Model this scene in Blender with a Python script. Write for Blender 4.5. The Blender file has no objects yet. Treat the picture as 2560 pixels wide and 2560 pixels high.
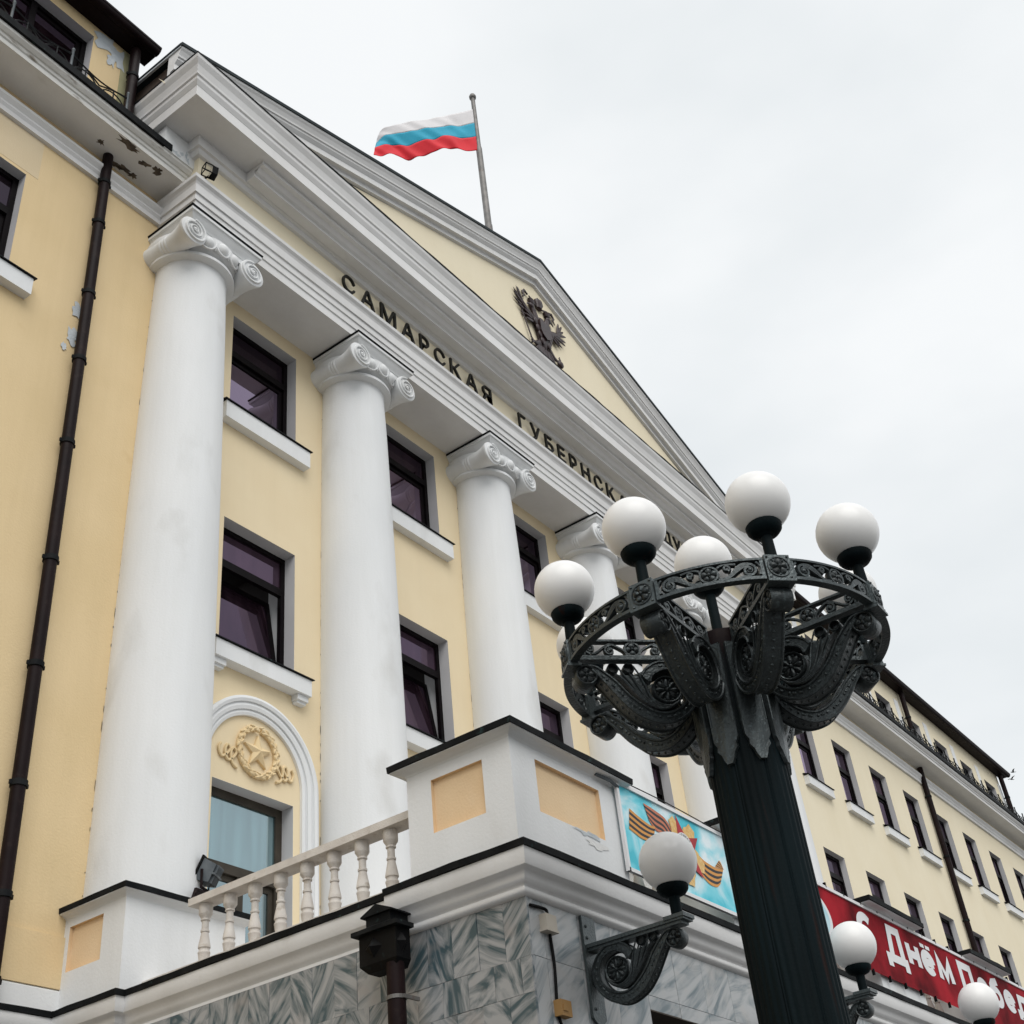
import bpy, bmesh, math, random
from math import sin, cos, pi, radians, sqrt, atan2
from mathutils import Vector
random.seed(7)
SC = bpy.context.scene
COL = SC.collection
# ------------------------------------------------------------------ camera
cam = bpy.data.cameras.new('camera'); co = bpy.data.objects.new('camera', cam); COL.objects.link(co)
co.location = (-7.71503, -9.93095, 1.6)
co.rotation_euler = (radians(125.875756), radians(5.436754), radians(-53.116184))
cam.sensor_width = 36; cam.lens = 3159.13/2560*36; cam.clip_end = 2000; cam.clip_start = .05
SC.camera = co
# ------------------------------------------------------------------ sky and sun
SUN_EL, SUN_AZ = 50, 219          # overcast: soft broad light from the open side of the street
w = bpy.data.worlds.new('World'); SC.world = w; w.use_nodes = True
N = w.node_tree.nodes; L = w.node_tree.links; N.clear()
wo = N.new('ShaderNodeOutputWorld'); bg = N.new('ShaderNodeBackground'); bg.inputs['Strength'].default_value = .1
sk = N.new('ShaderNodeTexSky'); sk.sky_type = 'NISHITA'; sk.sun_disc = False
sk.sun_elevation = radians(SUN_EL); sk.sun_rotation = radians(SUN_AZ); sk.air_density = 1; sk.dust_density = 3
tc = N.new('ShaderNodeTexCoord')
mp = N.new('ShaderNodeMapping'); mp.inputs['Scale'].default_value = (1, 1, 2.2)
nz = N.new('ShaderNodeTexNoise'); nz.inputs['Scale'].default_value = 1.9; nz.inputs['Detail'].default_value = 5; nz.inputs['Roughness'].default_value = .5
rp = N.new('ShaderNodeValToRGB'); rp.color_ramp.elements[0].position = .36; rp.color_ramp.elements[1].position = .62
rp.color_ramp.elements[0].color = (.725, .765, .785, 1); rp.color_ramp.elements[1].color = (.88, .90, .91, 1)
sc_ = N.new('ShaderNodeVectorMath'); sc_.operation = 'SCALE'; sc_.inputs['Scale'].default_value = 9.6
mx = N.new('ShaderNodeMix'); mx.data_type = 'RGBA'; mx.inputs[0].default_value = .95
L.new(tc.outputs['Generated'], mp.inputs['Vector']); L.new(mp.outputs[0], nz.inputs['Vector']); L.new(nz.outputs['Fac'], rp.inputs['Fac'])
L.new(rp.outputs['Color'], sc_.inputs[0]); L.new(sk.outputs['Color'], mx.inputs[6]); L.new(sc_.outputs[0], mx.inputs[7])
L.new(mx.outputs[2], bg.inputs['Color']); L.new(bg.outputs[0], wo.inputs['Surface'])
sl = bpy.data.lights.new('sun', 'SUN'); sl.energy = 1.75; sl.angle = radians(50); sl.color = (1, .97, .93)
so = bpy.data.objects.new('sun', sl); COL.objects.link(so); so.location = (0, -40, 60)
sd = Vector((-.8, -1, 0)).normalized()*cos(radians(SUN_EL)) + Vector((0, 0, sin(radians(SUN_EL))))
so.rotation_euler = (-sd).to_track_quat('-Z', 'Y').to_euler()
vs = SC.view_settings; vs.view_transform = 'Standard'; vs.look = 'None'; vs.exposure = .2; vs.gamma = 1; vs.use_curve_mapping = False
# ------------------------------------------------------------------ materials
def nmat(name):
    m = bpy.data.materials.new(name); m.use_nodes = True
    nt = m.node_tree; return m, nt.nodes, nt.links, nt.nodes['Principled BSDF']
def ramp(n, a, b, ca, cb):
    r = n.new('ShaderNodeValToRGB'); e = r.color_ramp.elements
    e[0].position = a; e[1].position = b; e[0].color = (*ca, 1); e[1].color = (*cb, 1); return r
def edge_highlight(m, col, lo=.505, hi=.58, amt=.8):  # highlights painted into the colour: convex edges mixed towards a paler tone
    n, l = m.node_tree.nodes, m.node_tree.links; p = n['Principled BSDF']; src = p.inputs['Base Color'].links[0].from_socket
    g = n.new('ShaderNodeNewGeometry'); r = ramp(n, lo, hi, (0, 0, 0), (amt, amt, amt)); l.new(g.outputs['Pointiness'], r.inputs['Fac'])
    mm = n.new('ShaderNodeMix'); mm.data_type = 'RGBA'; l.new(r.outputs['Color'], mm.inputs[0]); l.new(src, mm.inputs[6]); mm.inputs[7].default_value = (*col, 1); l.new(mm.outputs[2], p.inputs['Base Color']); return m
def surf(name, c1, c2=None, scale=1.2, rough=.85, bump=.15, bscale=60, lo=.35, hi=.7, metal=0, stretch=(1, 1, 1), c3=None, spots=(.66, .74), sscale=6, detail=6, spec=.3, streak=0):
    """two-tone noise surface with optional blotches c3 and a fine bump"""
    m, n, l, p = nmat(name); c2 = c2 or c1
    g = n.new('ShaderNodeNewGeometry'); mpp = n.new('ShaderNodeMapping'); mpp.inputs['Scale'].default_value = stretch
    l.new(g.outputs['Position'], mpp.inputs['Vector'])
    t = n.new('ShaderNodeTexNoise'); t.inputs['Scale'].default_value = scale; t.inputs['Detail'].default_value = detail
    l.new(mpp.outputs[0], t.inputs['Vector']); r = ramp(n, lo, hi, c1, c2); l.new(t.outputs['Fac'], r.inputs['Fac']); out = r.outputs['Color']
    if c3:
        t2 = n.new('ShaderNodeTexNoise'); t2.inputs['Scale'].default_value = sscale; t2.inputs['Detail'].default_value = 8
        l.new(mpp.outputs[0], t2.inputs['Vector'])
        r2 = ramp(n, spots[0], spots[1], (0, 0, 0), (1, 1, 1)); l.new(t2.outputs['Fac'], r2.inputs['Fac'])
        mm = n.new('ShaderNodeMix'); mm.data_type = 'RGBA'; l.new(r2.outputs['Color'], mm.inputs[0]); l.new(out, mm.inputs[6]); mm.inputs[7].default_value = (*c3, 1); out = mm.outputs[2]
    if streak:
        m4 = n.new('ShaderNodeMapping'); m4.inputs['Scale'].default_value = (4.5, 4.5, .30); l.new(g.outputs['Position'], m4.inputs['Vector'])
        t5 = n.new('ShaderNodeTexNoise'); t5.inputs['Scale'].default_value = 1.; t5.inputs['Detail'].default_value = 9; t5.inputs['Roughness'].default_value = .7; l.new(m4.outputs[0], t5.inputs['Vector'])
        r5 = ramp(n, .42, .72, (1, 1, 1), (1-streak, 1-streak*1.05, 1-streak*1.2)); l.new(t5.outputs['Fac'], r5.inputs['Fac'])
        m5 = n.new('ShaderNodeMix'); m5.data_type = 'RGBA'; m5.blend_type = 'MULTIPLY'; m5.inputs[0].default_value = 1; l.new(out, m5.inputs[6]); l.new(r5.outputs['Color'], m5.inputs[7]); out = m5.outputs[2]
    l.new(out, p.inputs['Base Color']); p.inputs['Roughness'].default_value = rough; p.inputs['Metallic'].default_value = metal
    p.inputs['Specular IOR Level'].default_value = spec
    if bump:
        t3 = n.new('ShaderNodeTexNoise'); t3.inputs['Scale'].default_value = bscale; t3.inputs['Detail'].default_value = 4; l.new(g.outputs['Position'], t3.inputs['Vector'])
        b = n.new('ShaderNodeBump'); b.inputs['Strength'].default_value = bump; b.inputs['Distance'].default_value = .01
        l.new(t3.outputs['Fac'], b.inputs['Height']); l.new(b.outputs[0], p.inputs['Normal'])
    return m
M = {}
M['yellow'] = surf('yellow_plaster', (.70, .54, .31), (.75, .585, .35), .9, .92, .25, 45, c3=(.66, .495, .275), spots=(.66, .85), sscale=3, streak=.05)
M['bay'] = surf('portico_plaster', (.77, .64, .43), (.80, .68, .47), .9, .92, .2, 45, streak=.025)
M['cream'] = surf('cream_plaster', (.79, .705, .525), (.82, .74, .565), .9, .92, .2, 45, streak=.02)
M['ochre'] = surf('ochre_panel', (.74, .545, .335), (.79, .60, .385), 2.5, .92, .25, 50, c3=(.76, .58, .38), spots=(.62, .8), sscale=4)
M['relief'] = surf('relief_plaster', (.70, .54, .31), (.76, .61, .38), 5, .85, .2, 60)
M['white'] = surf('white_plaster', (.71, .725, .735), (.775, .785, .79), .8, .9, .2, 40, c3=(.60, .60, .59), spots=(.58, .82), sscale=1.7, stretch=(1, 1, .55), streak=.05)
M['moulding'] = surf('white_moulding', (.70, .695, .69), (.77, .77, .77), 1.6, .88, .15, 40, c3=(.54, .53, .51), spots=(.66, .84), sscale=3, stretch=(.5, 1, 1), streak=.05)
M['worn'] = surf('worn_moulding', (.62, .61, .58), (.75, .75, .73), 4, .9, .3, 40, c3=(.28, .25, .21), spots=(.58, .68), sscale=7, stretch=(.4, 1, 1.6))
M['grey_reveal'] = surf('grey_reveal', (.52, .52, .53), (.56, .56, .57), 2, .9, .1)
M['stone'] = surf('cast_stone', (.56, .52, .48), (.68, .65, .61), 7, .9, .35, 90, c3=(.42, .37, .31), spots=(.6, .75), sscale=11)
M['flash'] = surf('tin_flashing', (.007, .008, .009), (.016, .017, .018), 6, .6, .15, 30, c3=(.03, .052, .052), spots=(.64, .74), sscale=14, spec=.06)
M['brown'] = surf('brown_metal', (.0075, .0035, .004), (.014, .007, .0075), 3, .5, .05, 40, spec=.10, c3=(.022, .014, .012), spots=(.6, .75), sscale=12)
M['brownwall'] = surf('brown_sheet', (.06, .042, .034), (.10, .075, .06), 3, .8, .2, 30, c3=(.16, .14, .13), spots=(.64, .7), sscale=9)
M['frame'] = surf('window_frame', (.003, .002, .0025), (.006, .004, .005), 5, .5, 0, spec=.08)
M['doorframe'] = surf('door_frame', (.04, .034, .026), (.055, .047, .036), 5, .5, 0, spec=.2)
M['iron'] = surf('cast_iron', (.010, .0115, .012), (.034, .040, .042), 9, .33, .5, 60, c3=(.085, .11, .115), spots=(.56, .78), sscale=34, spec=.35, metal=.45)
edge_highlight(M['iron'], (.12, .145, .15), .52, .68, .5)
M['post'] = surf('painted_post', (.0018, .0042, .005), (.0045, .011, .0135), 2.5, .6, .2, 60, c3=(.014, .007, .006), spots=(.60, .72), sscale=5, stretch=(3, 3, .25), spec=.07)
M['black'] = surf('black_metal', (.003, .003, .0033), (.006, .006, .0065), 4, .55, .1, spec=.1, c3=(.012, .02, .02), spots=(.62, .75), sscale=16)
M['rod'] = surf('railing_rod', (.006, .007, .008), (.012, .014, .016), 8, .5, 0, spec=.2)
M['bronze'] = surf('dark_bronze', (.020, .0085, .0095), (.042, .020, .021), 9, .38, .25, 60, spec=.45)
M['letter'] = surf('letter_black', (.007, .007, .005), (.012, .011, .008), 6, .5, 0, spec=.2)
M['pole'] = surf('pole_metal', (.13, .125, .12), (.22, .21, .2), 5, .5, .1, 30, c3=(.13, .08, .06), spots=(.62, .75), sscale=9, metal=.3)
M['roof'] = surf('roof_sheet', (.012, .018, .02), (.024, .033, .036), 2, .6, .1, spec=.15)
M['patch'] = surf('bare_plaster', (.46, .50, .53), (.58, .61, .63), 6, .95, .5, 40)
M['decay'] = surf('decayed_plaster', (.06, .048, .04), (.19, .155, .12), 9, .95, .8, 40)
M['ground'] = surf('paving', (.10, .10, .10), (.15, .145, .14), 1.5, .9, .3, 20)
M['beige'] = surf('beige_box', (.42, .38, .32), (.48, .44, .38), 5, .6, 0)
M['orange_box'] = surf('ochre_box', (.30, .17, .06), (.36, .21, .08), 5, .6, 0)
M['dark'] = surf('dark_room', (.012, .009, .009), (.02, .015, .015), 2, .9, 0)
M['steel'] = surf('grey_cast', (.075, .088, .098), (.13, .145, .155), 9, .5, .1, metal=.2)
M['soffit_dark'] = surf('porch_ceiling', (.05, .04, .033), (.07, .056, .045), 3, .8, .1)
def glass(name, tint, base, fac, rough=.02, vscale=.6):
    m, n, l, p = nmat(name); o = n['Material Output']
    g = n.new('ShaderNodeBsdfGlossy'); g.inputs['Color'].default_value = (*tint, 1); g.inputs['Roughness'].default_value = rough
    geo = n.new('ShaderNodeNewGeometry'); mpp = n.new('ShaderNodeMapping'); mpp.inputs['Scale'].default_value = (6, 6, .35)
    t = n.new('ShaderNodeTexNoise'); t.inputs['Scale'].default_value = 1.5; l.new(geo.outputs['Position'], mpp.inputs['Vector']); l.new(mpp.outputs[0], t.inputs['Vector'])
    r = ramp(n, .3, .7, tuple(c*.5 for c in base), tuple(c*1.6 for c in base)); l.new(t.outputs['Fac'], r.inputs['Fac'])
    oi = n.new('ShaderNodeObjectInfo'); pw = n.new('ShaderNodeMath'); pw.operation = 'POWER'; pw.inputs[1].default_value = 2.2; l.new(oi.outputs['Random'], pw.inputs[0])
    mk = n.new('ShaderNodeMath'); mk.operation = 'MULTIPLY_ADD'; mk.inputs[1].default_value = 2.6; mk.inputs[2].default_value = .35; l.new(pw.outputs[0], mk.inputs[0])
    mc = n.new('ShaderNodeVectorMath'); mc.operation = 'SCALE'; l.new(r.outputs['Color'], mc.inputs[0]); l.new(mk.outputs[0], mc.inputs['Scale'])
    l.new(mc.outputs[0], p.inputs['Base Color']); p.inputs['Roughness'].default_value = .3; p.inputs['Specular IOR Level'].default_value = 0
    fr = n.new('ShaderNodeFresnel'); fr.inputs['IOR'].default_value = 1.5
    ad = n.new('ShaderNodeMath'); ad.operation = 'ADD'; ad.use_clamp = True; ad.inputs[1].default_value = fac; l.new(fr.outputs[0], ad.inputs[0])
    t4 = n.new('ShaderNodeTexNoise'); t4.inputs['Scale'].default_value = vscale; l.new(geo.outputs['Position'], t4.inputs['Vector'])
    b = n.new('ShaderNodeBump'); b.inputs['Strength'].default_value = .03; b.inputs['Distance'].default_value = .1; l.new(t4.outputs['Fac'], b.inputs['Height']); l.new(b.outputs[0], g.inputs['Normal'])
    ms = n.new('ShaderNodeMixShader'); l.new(ad.outputs[0], ms.inputs[0]); l.new(p.outputs[0], ms.inputs[1]); l.new(g.outputs[0], ms.inputs[2]); l.new(ms.outputs[0], o.inputs['Surface'])
    return m
M['glass'] = glass('purple_glass', (.56, .45, .62), (.018, .010, .013), .36)
M['glass_mid'] = glass('dusk_glass', (.50, .38, .54), (.020, .011, .016), .11)
M['glass_dark'] = glass('dark_glass', (.5, .42, .55), (.014, .008, .011), .03)
M['glass_teal'] = glass('door_glass', (.47, .58, .62), (.03, .06, .065), .55)
def flat(name, c, rough=.7, c2=None, scale=4):
    return surf(name, c, c2 or c, scale, rough, 0)
m, n, l, p = nmat('opal_globe'); M['globe'] = m
p.inputs['Base Color'].default_value = (.78, .775, .765, 1); p.inputs['Roughness'].default_value = .30; p.inputs['Specular IOR Level'].default_value = .3; p.inputs['Coat Weight'].default_value = .06; p.inputs['Coat Roughness'].default_value = .15
p.inputs['Subsurface Weight'].default_value = .25; p.inputs['Subsurface Radius'].default_value = (.1, .1, .1); p.inputs['Subsurface Scale'].default_value = .3
def marble(name, axis, lo, hi, scale, contrast=(.25, .75), tint=(.33, .30, .28)):
    m, n, l, p = nmat(name)
    g = n.new('ShaderNodeNewGeometry'); oi = n.new('ShaderNodeObjectInfo')
    add = n.new('ShaderNodeVectorMath'); add.operation = 'ADD'; ml = n.new('ShaderNodeMath'); ml.operation = 'MULTIPLY'; ml.inputs[1].default_value = 37.
    l.new(oi.outputs['Random'], ml.inputs[0]); l.new(g.outputs['Position'], add.inputs[0]); l.new(ml.outputs[0], add.inputs[1])
    # direction of the veining alternates from slab to slab
    fr = n.new('ShaderNodeMath'); fr.operation = 'MULTIPLY'; fr.inputs[1].default_value = 7.31; l.new(oi.outputs['Random'], fr.inputs[0])
    fc = n.new('ShaderNodeMath'); fc.operation = 'FRACT'; l.new(fr.outputs[0], fc.inputs[0])
    f2 = n.new('ShaderNodeMath'); f2.operation = 'MULTIPLY_ADD'; f2.inputs[1].default_value = 1.1; f2.inputs[2].default_value = .25; l.new(fc.outputs[0], f2.inputs[0])
    mr = n.new('ShaderNodeMath'); mr.operation = 'MULTIPLY_ADD'; mr.inputs[1].default_value = 1.35; l.new(oi.outputs['Object Index'], mr.inputs[0]); l.new(f2.outputs[0], mr.inputs[2])
    vr = n.new('ShaderNodeVectorRotate'); vr.rotation_type = axis; l.new(add.outputs[0], vr.inputs['Vector']); l.new(mr.outputs[0], vr.inputs['Angle'])
    mpp = n.new('ShaderNodeMapping'); mpp.inputs['Scale'].default_value = (1, 1, 1) if axis == 'X_AXIS' else (1, 1, 1); l.new(vr.outputs[0], mpp.inputs['Vector'])
    mpp.inputs['Scale'].default_value = (.6, .22, 1.) if axis == 'X_AXIS' else (.18, .6, 1.)
    t = n.new('ShaderNodeTexNoise'); t.inputs['Scale'].default_value = scale; t.inputs['Detail'].default_value = 7; t.inputs['Roughness'].default_value = .54; t.inputs['Distortion'].default_value = 1.9
    l.new(mpp.outputs[0], t.inputs['Vector'])
    r = ramp(n, contrast[0], contrast[1], lo, hi); e = r.color_ramp.elements.new((contrast[0]+contrast[1])/2); e.color = tuple((a*.45+b*.55) for a, b in zip(lo, hi)) + (1,)
    l.new(t.outputs['Fac'], r.inputs['Fac'])
    t2 = n.new('ShaderNodeTexNoise'); t2.inputs['Scale'].default_value = 5; l.new(add.outputs[0], t2.inputs['Vector'])
    r2 = ramp(n, .55, .75, (0, 0, 0), (.6, .6, .6)); l.new(t2.outputs['Fac'], r2.inputs['Fac'])
    mm = n.new('ShaderNodeMix'); mm.data_type = 'RGBA'; l.new(r2.outputs['Color'], mm.inputs[0]); l.new(r.outputs['Color'], mm.inputs[6]); mm.inputs[7].default_value = (*tint, 1)
    l.new(mm.outputs[2], p.inputs['Base Color']); p.inputs['Roughness'].default_value = .35
    return m
M['marble'] = marble('veined_marble', 'X_AXIS', (.045, .08, .095), (.33, .335, .34), 8.5, (.37, .60), (.32, .29, .275))
M['marble_pale'] = marble('pale_marble', 'Y_AXIS', (.13, .17, .19), (.40, .41, .415), 7, (.32, .56), (.42, .40, .38))
# ------------------------------------------------------------------ mesh helpers
class MB:
    def __init__(s): s.v = []; s.f = []
    def add(s, vs): k = len(s.v); s.v += [tuple(q) for q in vs]; return k
    def poly(s, *pts): k = s.add(pts); s.f.append(tuple(range(k, k+len(pts))))
    def box(s, x0, x1, y0, y1, z0, z1):
        k = s.add([(x0,y0,z0),(x1,y0,z0),(x1,y1,z0),(x0,y1,z0),(x0,y0,z1),(x1,y0,z1),(x1,y1,z1),(x0,y1,z1)])
        s.f += [tuple(k+i for i in q) for q in ((0,3,2,1),(4,5,6,7),(0,1,5,4),(1,2,6,5),(2,3,7,6),(3,0,4,7))]
        return s
    def rows(s, R, closed=False, loop=False, caps=False):
        """skin through rows of equal length; closed joins each row's ends, loop joins last row to first"""
        n = len(R[0]); ks = [s.add(r) for r in R]; m = len(R)
        for i in range(m if loop else m-1):
            a, b = ks[i], ks[(i+1) % m]
            for j in range(n if closed else n-1):
                j2 = (j+1) % n; s.f.append((a+j, a+j2, b+j2, b+j))
        if caps and closed:
            s.f.append(tuple(ks[0]+j for j in range(n))[::-1]); s.f.append(tuple(ks[-1]+j for j in range(n)))
        return s
    def prism(s, poly, fn, a, b):
        """polygon poly (2-D) pushed through fn(u, v, t) from t=a to t=b"""
        return s.rows([[fn(u, v, a) for u, v in poly], [fn(u, v, b) for u, v in poly]], closed=True, caps=True)
    def lathe(s, prof, n=24, c=(0, 0, 0), fn=None):
        fn = fn or (lambda x, y, z: (x, y, z))
        R = [[tuple(c[i]+q for i, q in enumerate(fn(r*cos(2*pi*j/n), r*sin(2*pi*j/n), z))) for j in range(n)] for r, z in prof]
        return s.rows(R, closed=True, caps=True)
    def ball(s, c, r, n=16, m=10, ax=None):
        rx, ry, rz = r if isinstance(r, tuple) else (r, r, r)
        X, Y, Z = ax or (Vector((1,0,0)), Vector((0,1,0)), Vector((0,0,1))); c = Vector(c)
        R = []
        for i in range(m+1):
            t = -pi/2+pi*i/m; t = max(-pi/2+.02, min(pi/2-.02, t))
            R.append([c+X*(rx*cos(t)*cos(2*pi*j/n))+Y*(ry*cos(t)*sin(2*pi*j/n))+Z*(rz*sin(t)) for j in range(n)])
        return s.rows(R, closed=True, caps=True)
    def tube(s, pts, r, n=8, loop=False, up=(0, 0, 1), ry=None):
        P = [Vector(q) for q in pts]; m = len(P); R = []
        for i in range(m):
            if loop: d = P[(i+1) % m]-P[i-1]
            else: d = P[min(i+1, m-1)]-P[max(i-1, 0)]
            d.normalize(); u = Vector(up); a = d.cross(u)
            if a.length < 1e-4: a = d.cross(Vector((1, .1, 0)))
            a.normalize(); b = a.cross(d).normalized()
            rr = r[i] if isinstance(r, (list, tuple)) else r; r2 = ry if ry is not None else rr
            R.append([P[i]+a*(rr*cos(2*pi*j/n))+b*(r2*sin(2*pi*j/n)) for j in range(n)])
        return s.rows(R, closed=True, loop=loop, caps=not loop)
    def mitre(s, path, prof, caps=True, loop=False, jit=0):
        """sweep profile [(outward, z)] along a plan polyline, mitred corners; outward is to the right of travel"""
        if jit:      # tinsmith's work is never straight: break long runs and let them wander a little
            q = []; k_ = len(path)
            for i in range(k_ if loop else k_-1):
                a, c = path[i], path[(i+1) % k_]; n_ = max(1, int(min(60, (abs(a[0]-c[0])+abs(a[1]-c[1]))/.16)))
                q += [(a[0]+(c[0]-a[0])*t/n_, a[1]+(c[1]-a[1])*t/n_) for t in range(n_)]
            path = q if loop else q+[path[-1]]
        P = [Vector((x, y, 0)) for x, y in path]; m = len(P); R = []
        nr = lambda a, b: Vector(((b-a).y, -(b-a).x, 0)).normalized()
        for i in range(m):
            n1 = nr(P[i-1], P[i]) if (i > 0 or loop) else nr(P[0], P[1])
            n2 = nr(P[i], P[(i+1) % m]) if (i < m-1 or loop) else n1
            o = (n1+n2)/(1+n1.dot(n2))
            e, h = (random.uniform(-jit, jit), random.uniform(-jit, jit)) if jit else (0, 0)
            R.append([(P[i].x+o.x*(d+e), P[i].y+o.y*(d+e), z+h) for d, z in prof])
        return s.rows(R, loop=loop)
def crom(pts, k=6, loop=False):
    P = [Vector(q) for q in pts]; out = []; m = len(P)
    for i in range(m if loop else m-1):
        if loop: a, b, c, d = P[i-1], P[i], P[(i+1) % m], P[(i+2) % m]
        else: a, b, c, d = P[max(i-1, 0)], P[i], P[i+1], P[min(i+2, m-1)]
        for j in range(k):
            t = j/k; out.append(.5*((2*b)+(c-a)*t+(2*a-5*b+4*c-d)*t*t+(3*b-a-3*c+d)*t*t*t))
    if not loop: out.append(P[-1])
    return out
# wings and porch are scaled about the camera to sit deeper; FR applies this
FR = {'k': 1., 'o': Vector((0, 0, 0))}
WING = {'k': 1.03676, 'o': Vector((.28361, .36506, -.05882))}
def frame(f=None): FR.update(f or {'k': 1., 'o': Vector((0, 0, 0))})
def fw(v): return Vector(v)*FR['k']+FR['o']
def wloc(o):
    v = Vector((0, 0, 0))
    while o: v += o.location; o = o.parent
    return v
def obj(name, mb, mat, parent=None, local=False, smooth=None, loc=None, rotz=0, kind=None):
    me = bpy.data.meshes.new(name)
    off = Vector((0, 0, 0)) if (local or not parent) else wloc(parent)
    me.from_pydata([tuple((Vector(q)*FR['k'] if local else fw(q))-off) for q in mb.v], [], mb.f)
    bm = bmesh.new(); bm.from_mesh(me); bmesh.ops.recalc_face_normals(bm, faces=bm.faces); bm.to_mesh(me); bm.free()
    me.materials.append(M[mat] if isinstance(mat, str) else mat)
    if smooth:
        me.polygons.foreach_set('use_smooth', [True]*len(me.polygons)); me.set_sharp_from_angle(angle=radians(smooth))
    o = bpy.data.objects.new(name, me); COL.objects.link(o)
    if parent: o.parent = parent
    if loc: o.location = loc
    if rotz: o.rotation_euler = (0, 0, rotz)
    if kind: o['kind'] = kind
    return o
def thing(name, label, cat, loc=(0, 0, 0), rotz=0, group=None):
    o = bpy.data.objects.new(name, None); COL.objects.link(o); o.location = fw(loc); o.rotation_euler = (0, 0, rotz)
    o.empty_display_size = .1
    return tag(o, label, cat, group)
def tag(o, label, cat, group=None):
    o['label'] = label; o['category'] = cat
    if group: o['group'] = group
    return o
def dup(src, parent=None, delta=None, loc=None, rotz=None, label=None):
    """copy an object and everything under it, mesh data shared"""
    c = src.copy(); COL.objects.link(c)
    if parent: c.parent = parent
    if delta: c.location = Vector(src.location)+Vector(delta)
    if loc: c.location = loc
    if rotz is not None: c.rotation_euler = (0, 0, rotz)
    if label: c['label'] = label
    for ch in list(src.children): dup(ch, c)
    return c
def wall(x0, x1, z0, z1, holes, y):
    """flat wall on plane y facing -Y with rectangular holes (x0, x1, z0, z1)"""
    b = MB(); xs = sorted({x0, x1, *[h[0] for h in holes], *[h[1] for h in holes]}); zs = sorted({z0, z1, *[h[2] for h in holes], *[h[3] for h in holes]})
    xs = [x for x in xs if x0 <= x <= x1]; zs = [z for z in zs if z0 <= z <= z1]
    for i in range(len(xs)-1):
        for j in range(len(zs)-1):
            cx, cz = (xs[i]+xs[i+1])/2, (zs[j]+zs[j+1])/2
            if any(h[0] < cx < h[1] and h[2] < cz < h[3] for h in holes): continue
            b.poly((xs[i], y, zs[j]), (xs[i+1], y, zs[j]), (xs[i+1], y, zs[j+1]), (xs[i], y, zs[j+1]))
    return b
# ------------------------------------------------------------------ ground
g = MB(); g.poly((-400, -400, 0), (400, -400, 0), (400, 400, 0), (-400, 400, 0))
obj('ground', g, 'ground', kind='structure')
# ------------------------------------------------------------------ the building
S = 3.2
BLD = thing('government_building', 'pale yellow neoclassical building with white columns and pediment', 'building', (8, 0, 0))
WY = -.41                              # plane of the two side wings
X0, X1, Y0 = -.46, 16.46, -.78         # entablature of the portico
bays = [1.6+S*i for i in range(5)]
hw = .621
R1, R2, RD = (13.012, 14.704), (9.365, 11.18), (4.6, 7.65)
holes = []
for bx in bays:
    for z0, z1 in (R1, R2, RD): holes.append((bx-hw, bx+hw, z0, z1))
obj('portico_wall', wall(-.1, 17.0, 3.9, 15.0, holes, 0), 'bay', BLD)
WX = lambda k: 18.023+2.214*k
whw = .534
WA, WB, WT = (12.564, 14.124), (9.2, 10.893), (15.75, 17.1)
wh = []
for k in range(0, 20):
    wh.append((WX(k)-whw, WX(k)+whw, *WA)); wh.append((WX(k)-whw, WX(k)+whw, *WB))
    if k < 8: wh.append((WX(k)-whw+.1, WX(k)+whw+.1, *WT))
frame(WING)
obj('wing_wall', wall(15.4, 62, 0, 15.72, [h for h in wh if h[2] < 15], WY), 'cream', BLD)
obj('attic_wall', wall(17.3, 34.9, 15.72, 17.9, [h for h in wh if h[2] > 15], WY), 'cream', BLD)
lwx = [-3.19-2.3*i for i in range(3)]
lh = [(x-whw, x+whw, 12.47, 14.07) for x in lwx] + [(x-whw, x+whw, 9.2, 10.85) for x in lwx]
la = [(-3.75, -2.09, 15.75, 17.5), (-7.2, -5.4, 15.75, 17.5)]
obj('wing_wall', wall(-12, -.2, 0, 15.72, lh, WY), 'yellow', BLD)
b = wall(-12, -1.33, 15.72, 17.95, la, WY); b.poly((-1.33, WY, 15.72), (-1.33, 6, 15.72), (-1.33, 6, 17.95), (-1.33, WY, 17.95))
obj('attic_wall', b, 'yellow', BLD)
b = MB().box(34.9, 34.92, WY+.003, 8, 15.7, 17.9); obj('attic_wall', b, 'cream', BLD)
b = MB().box(-12, -1.5, -.3, 6, 17.9, 18.0); b.box(17.3, 35.1, -.3, 6, 17.86, 17.96); obj('roof', b, 'roof', BLD)

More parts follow.
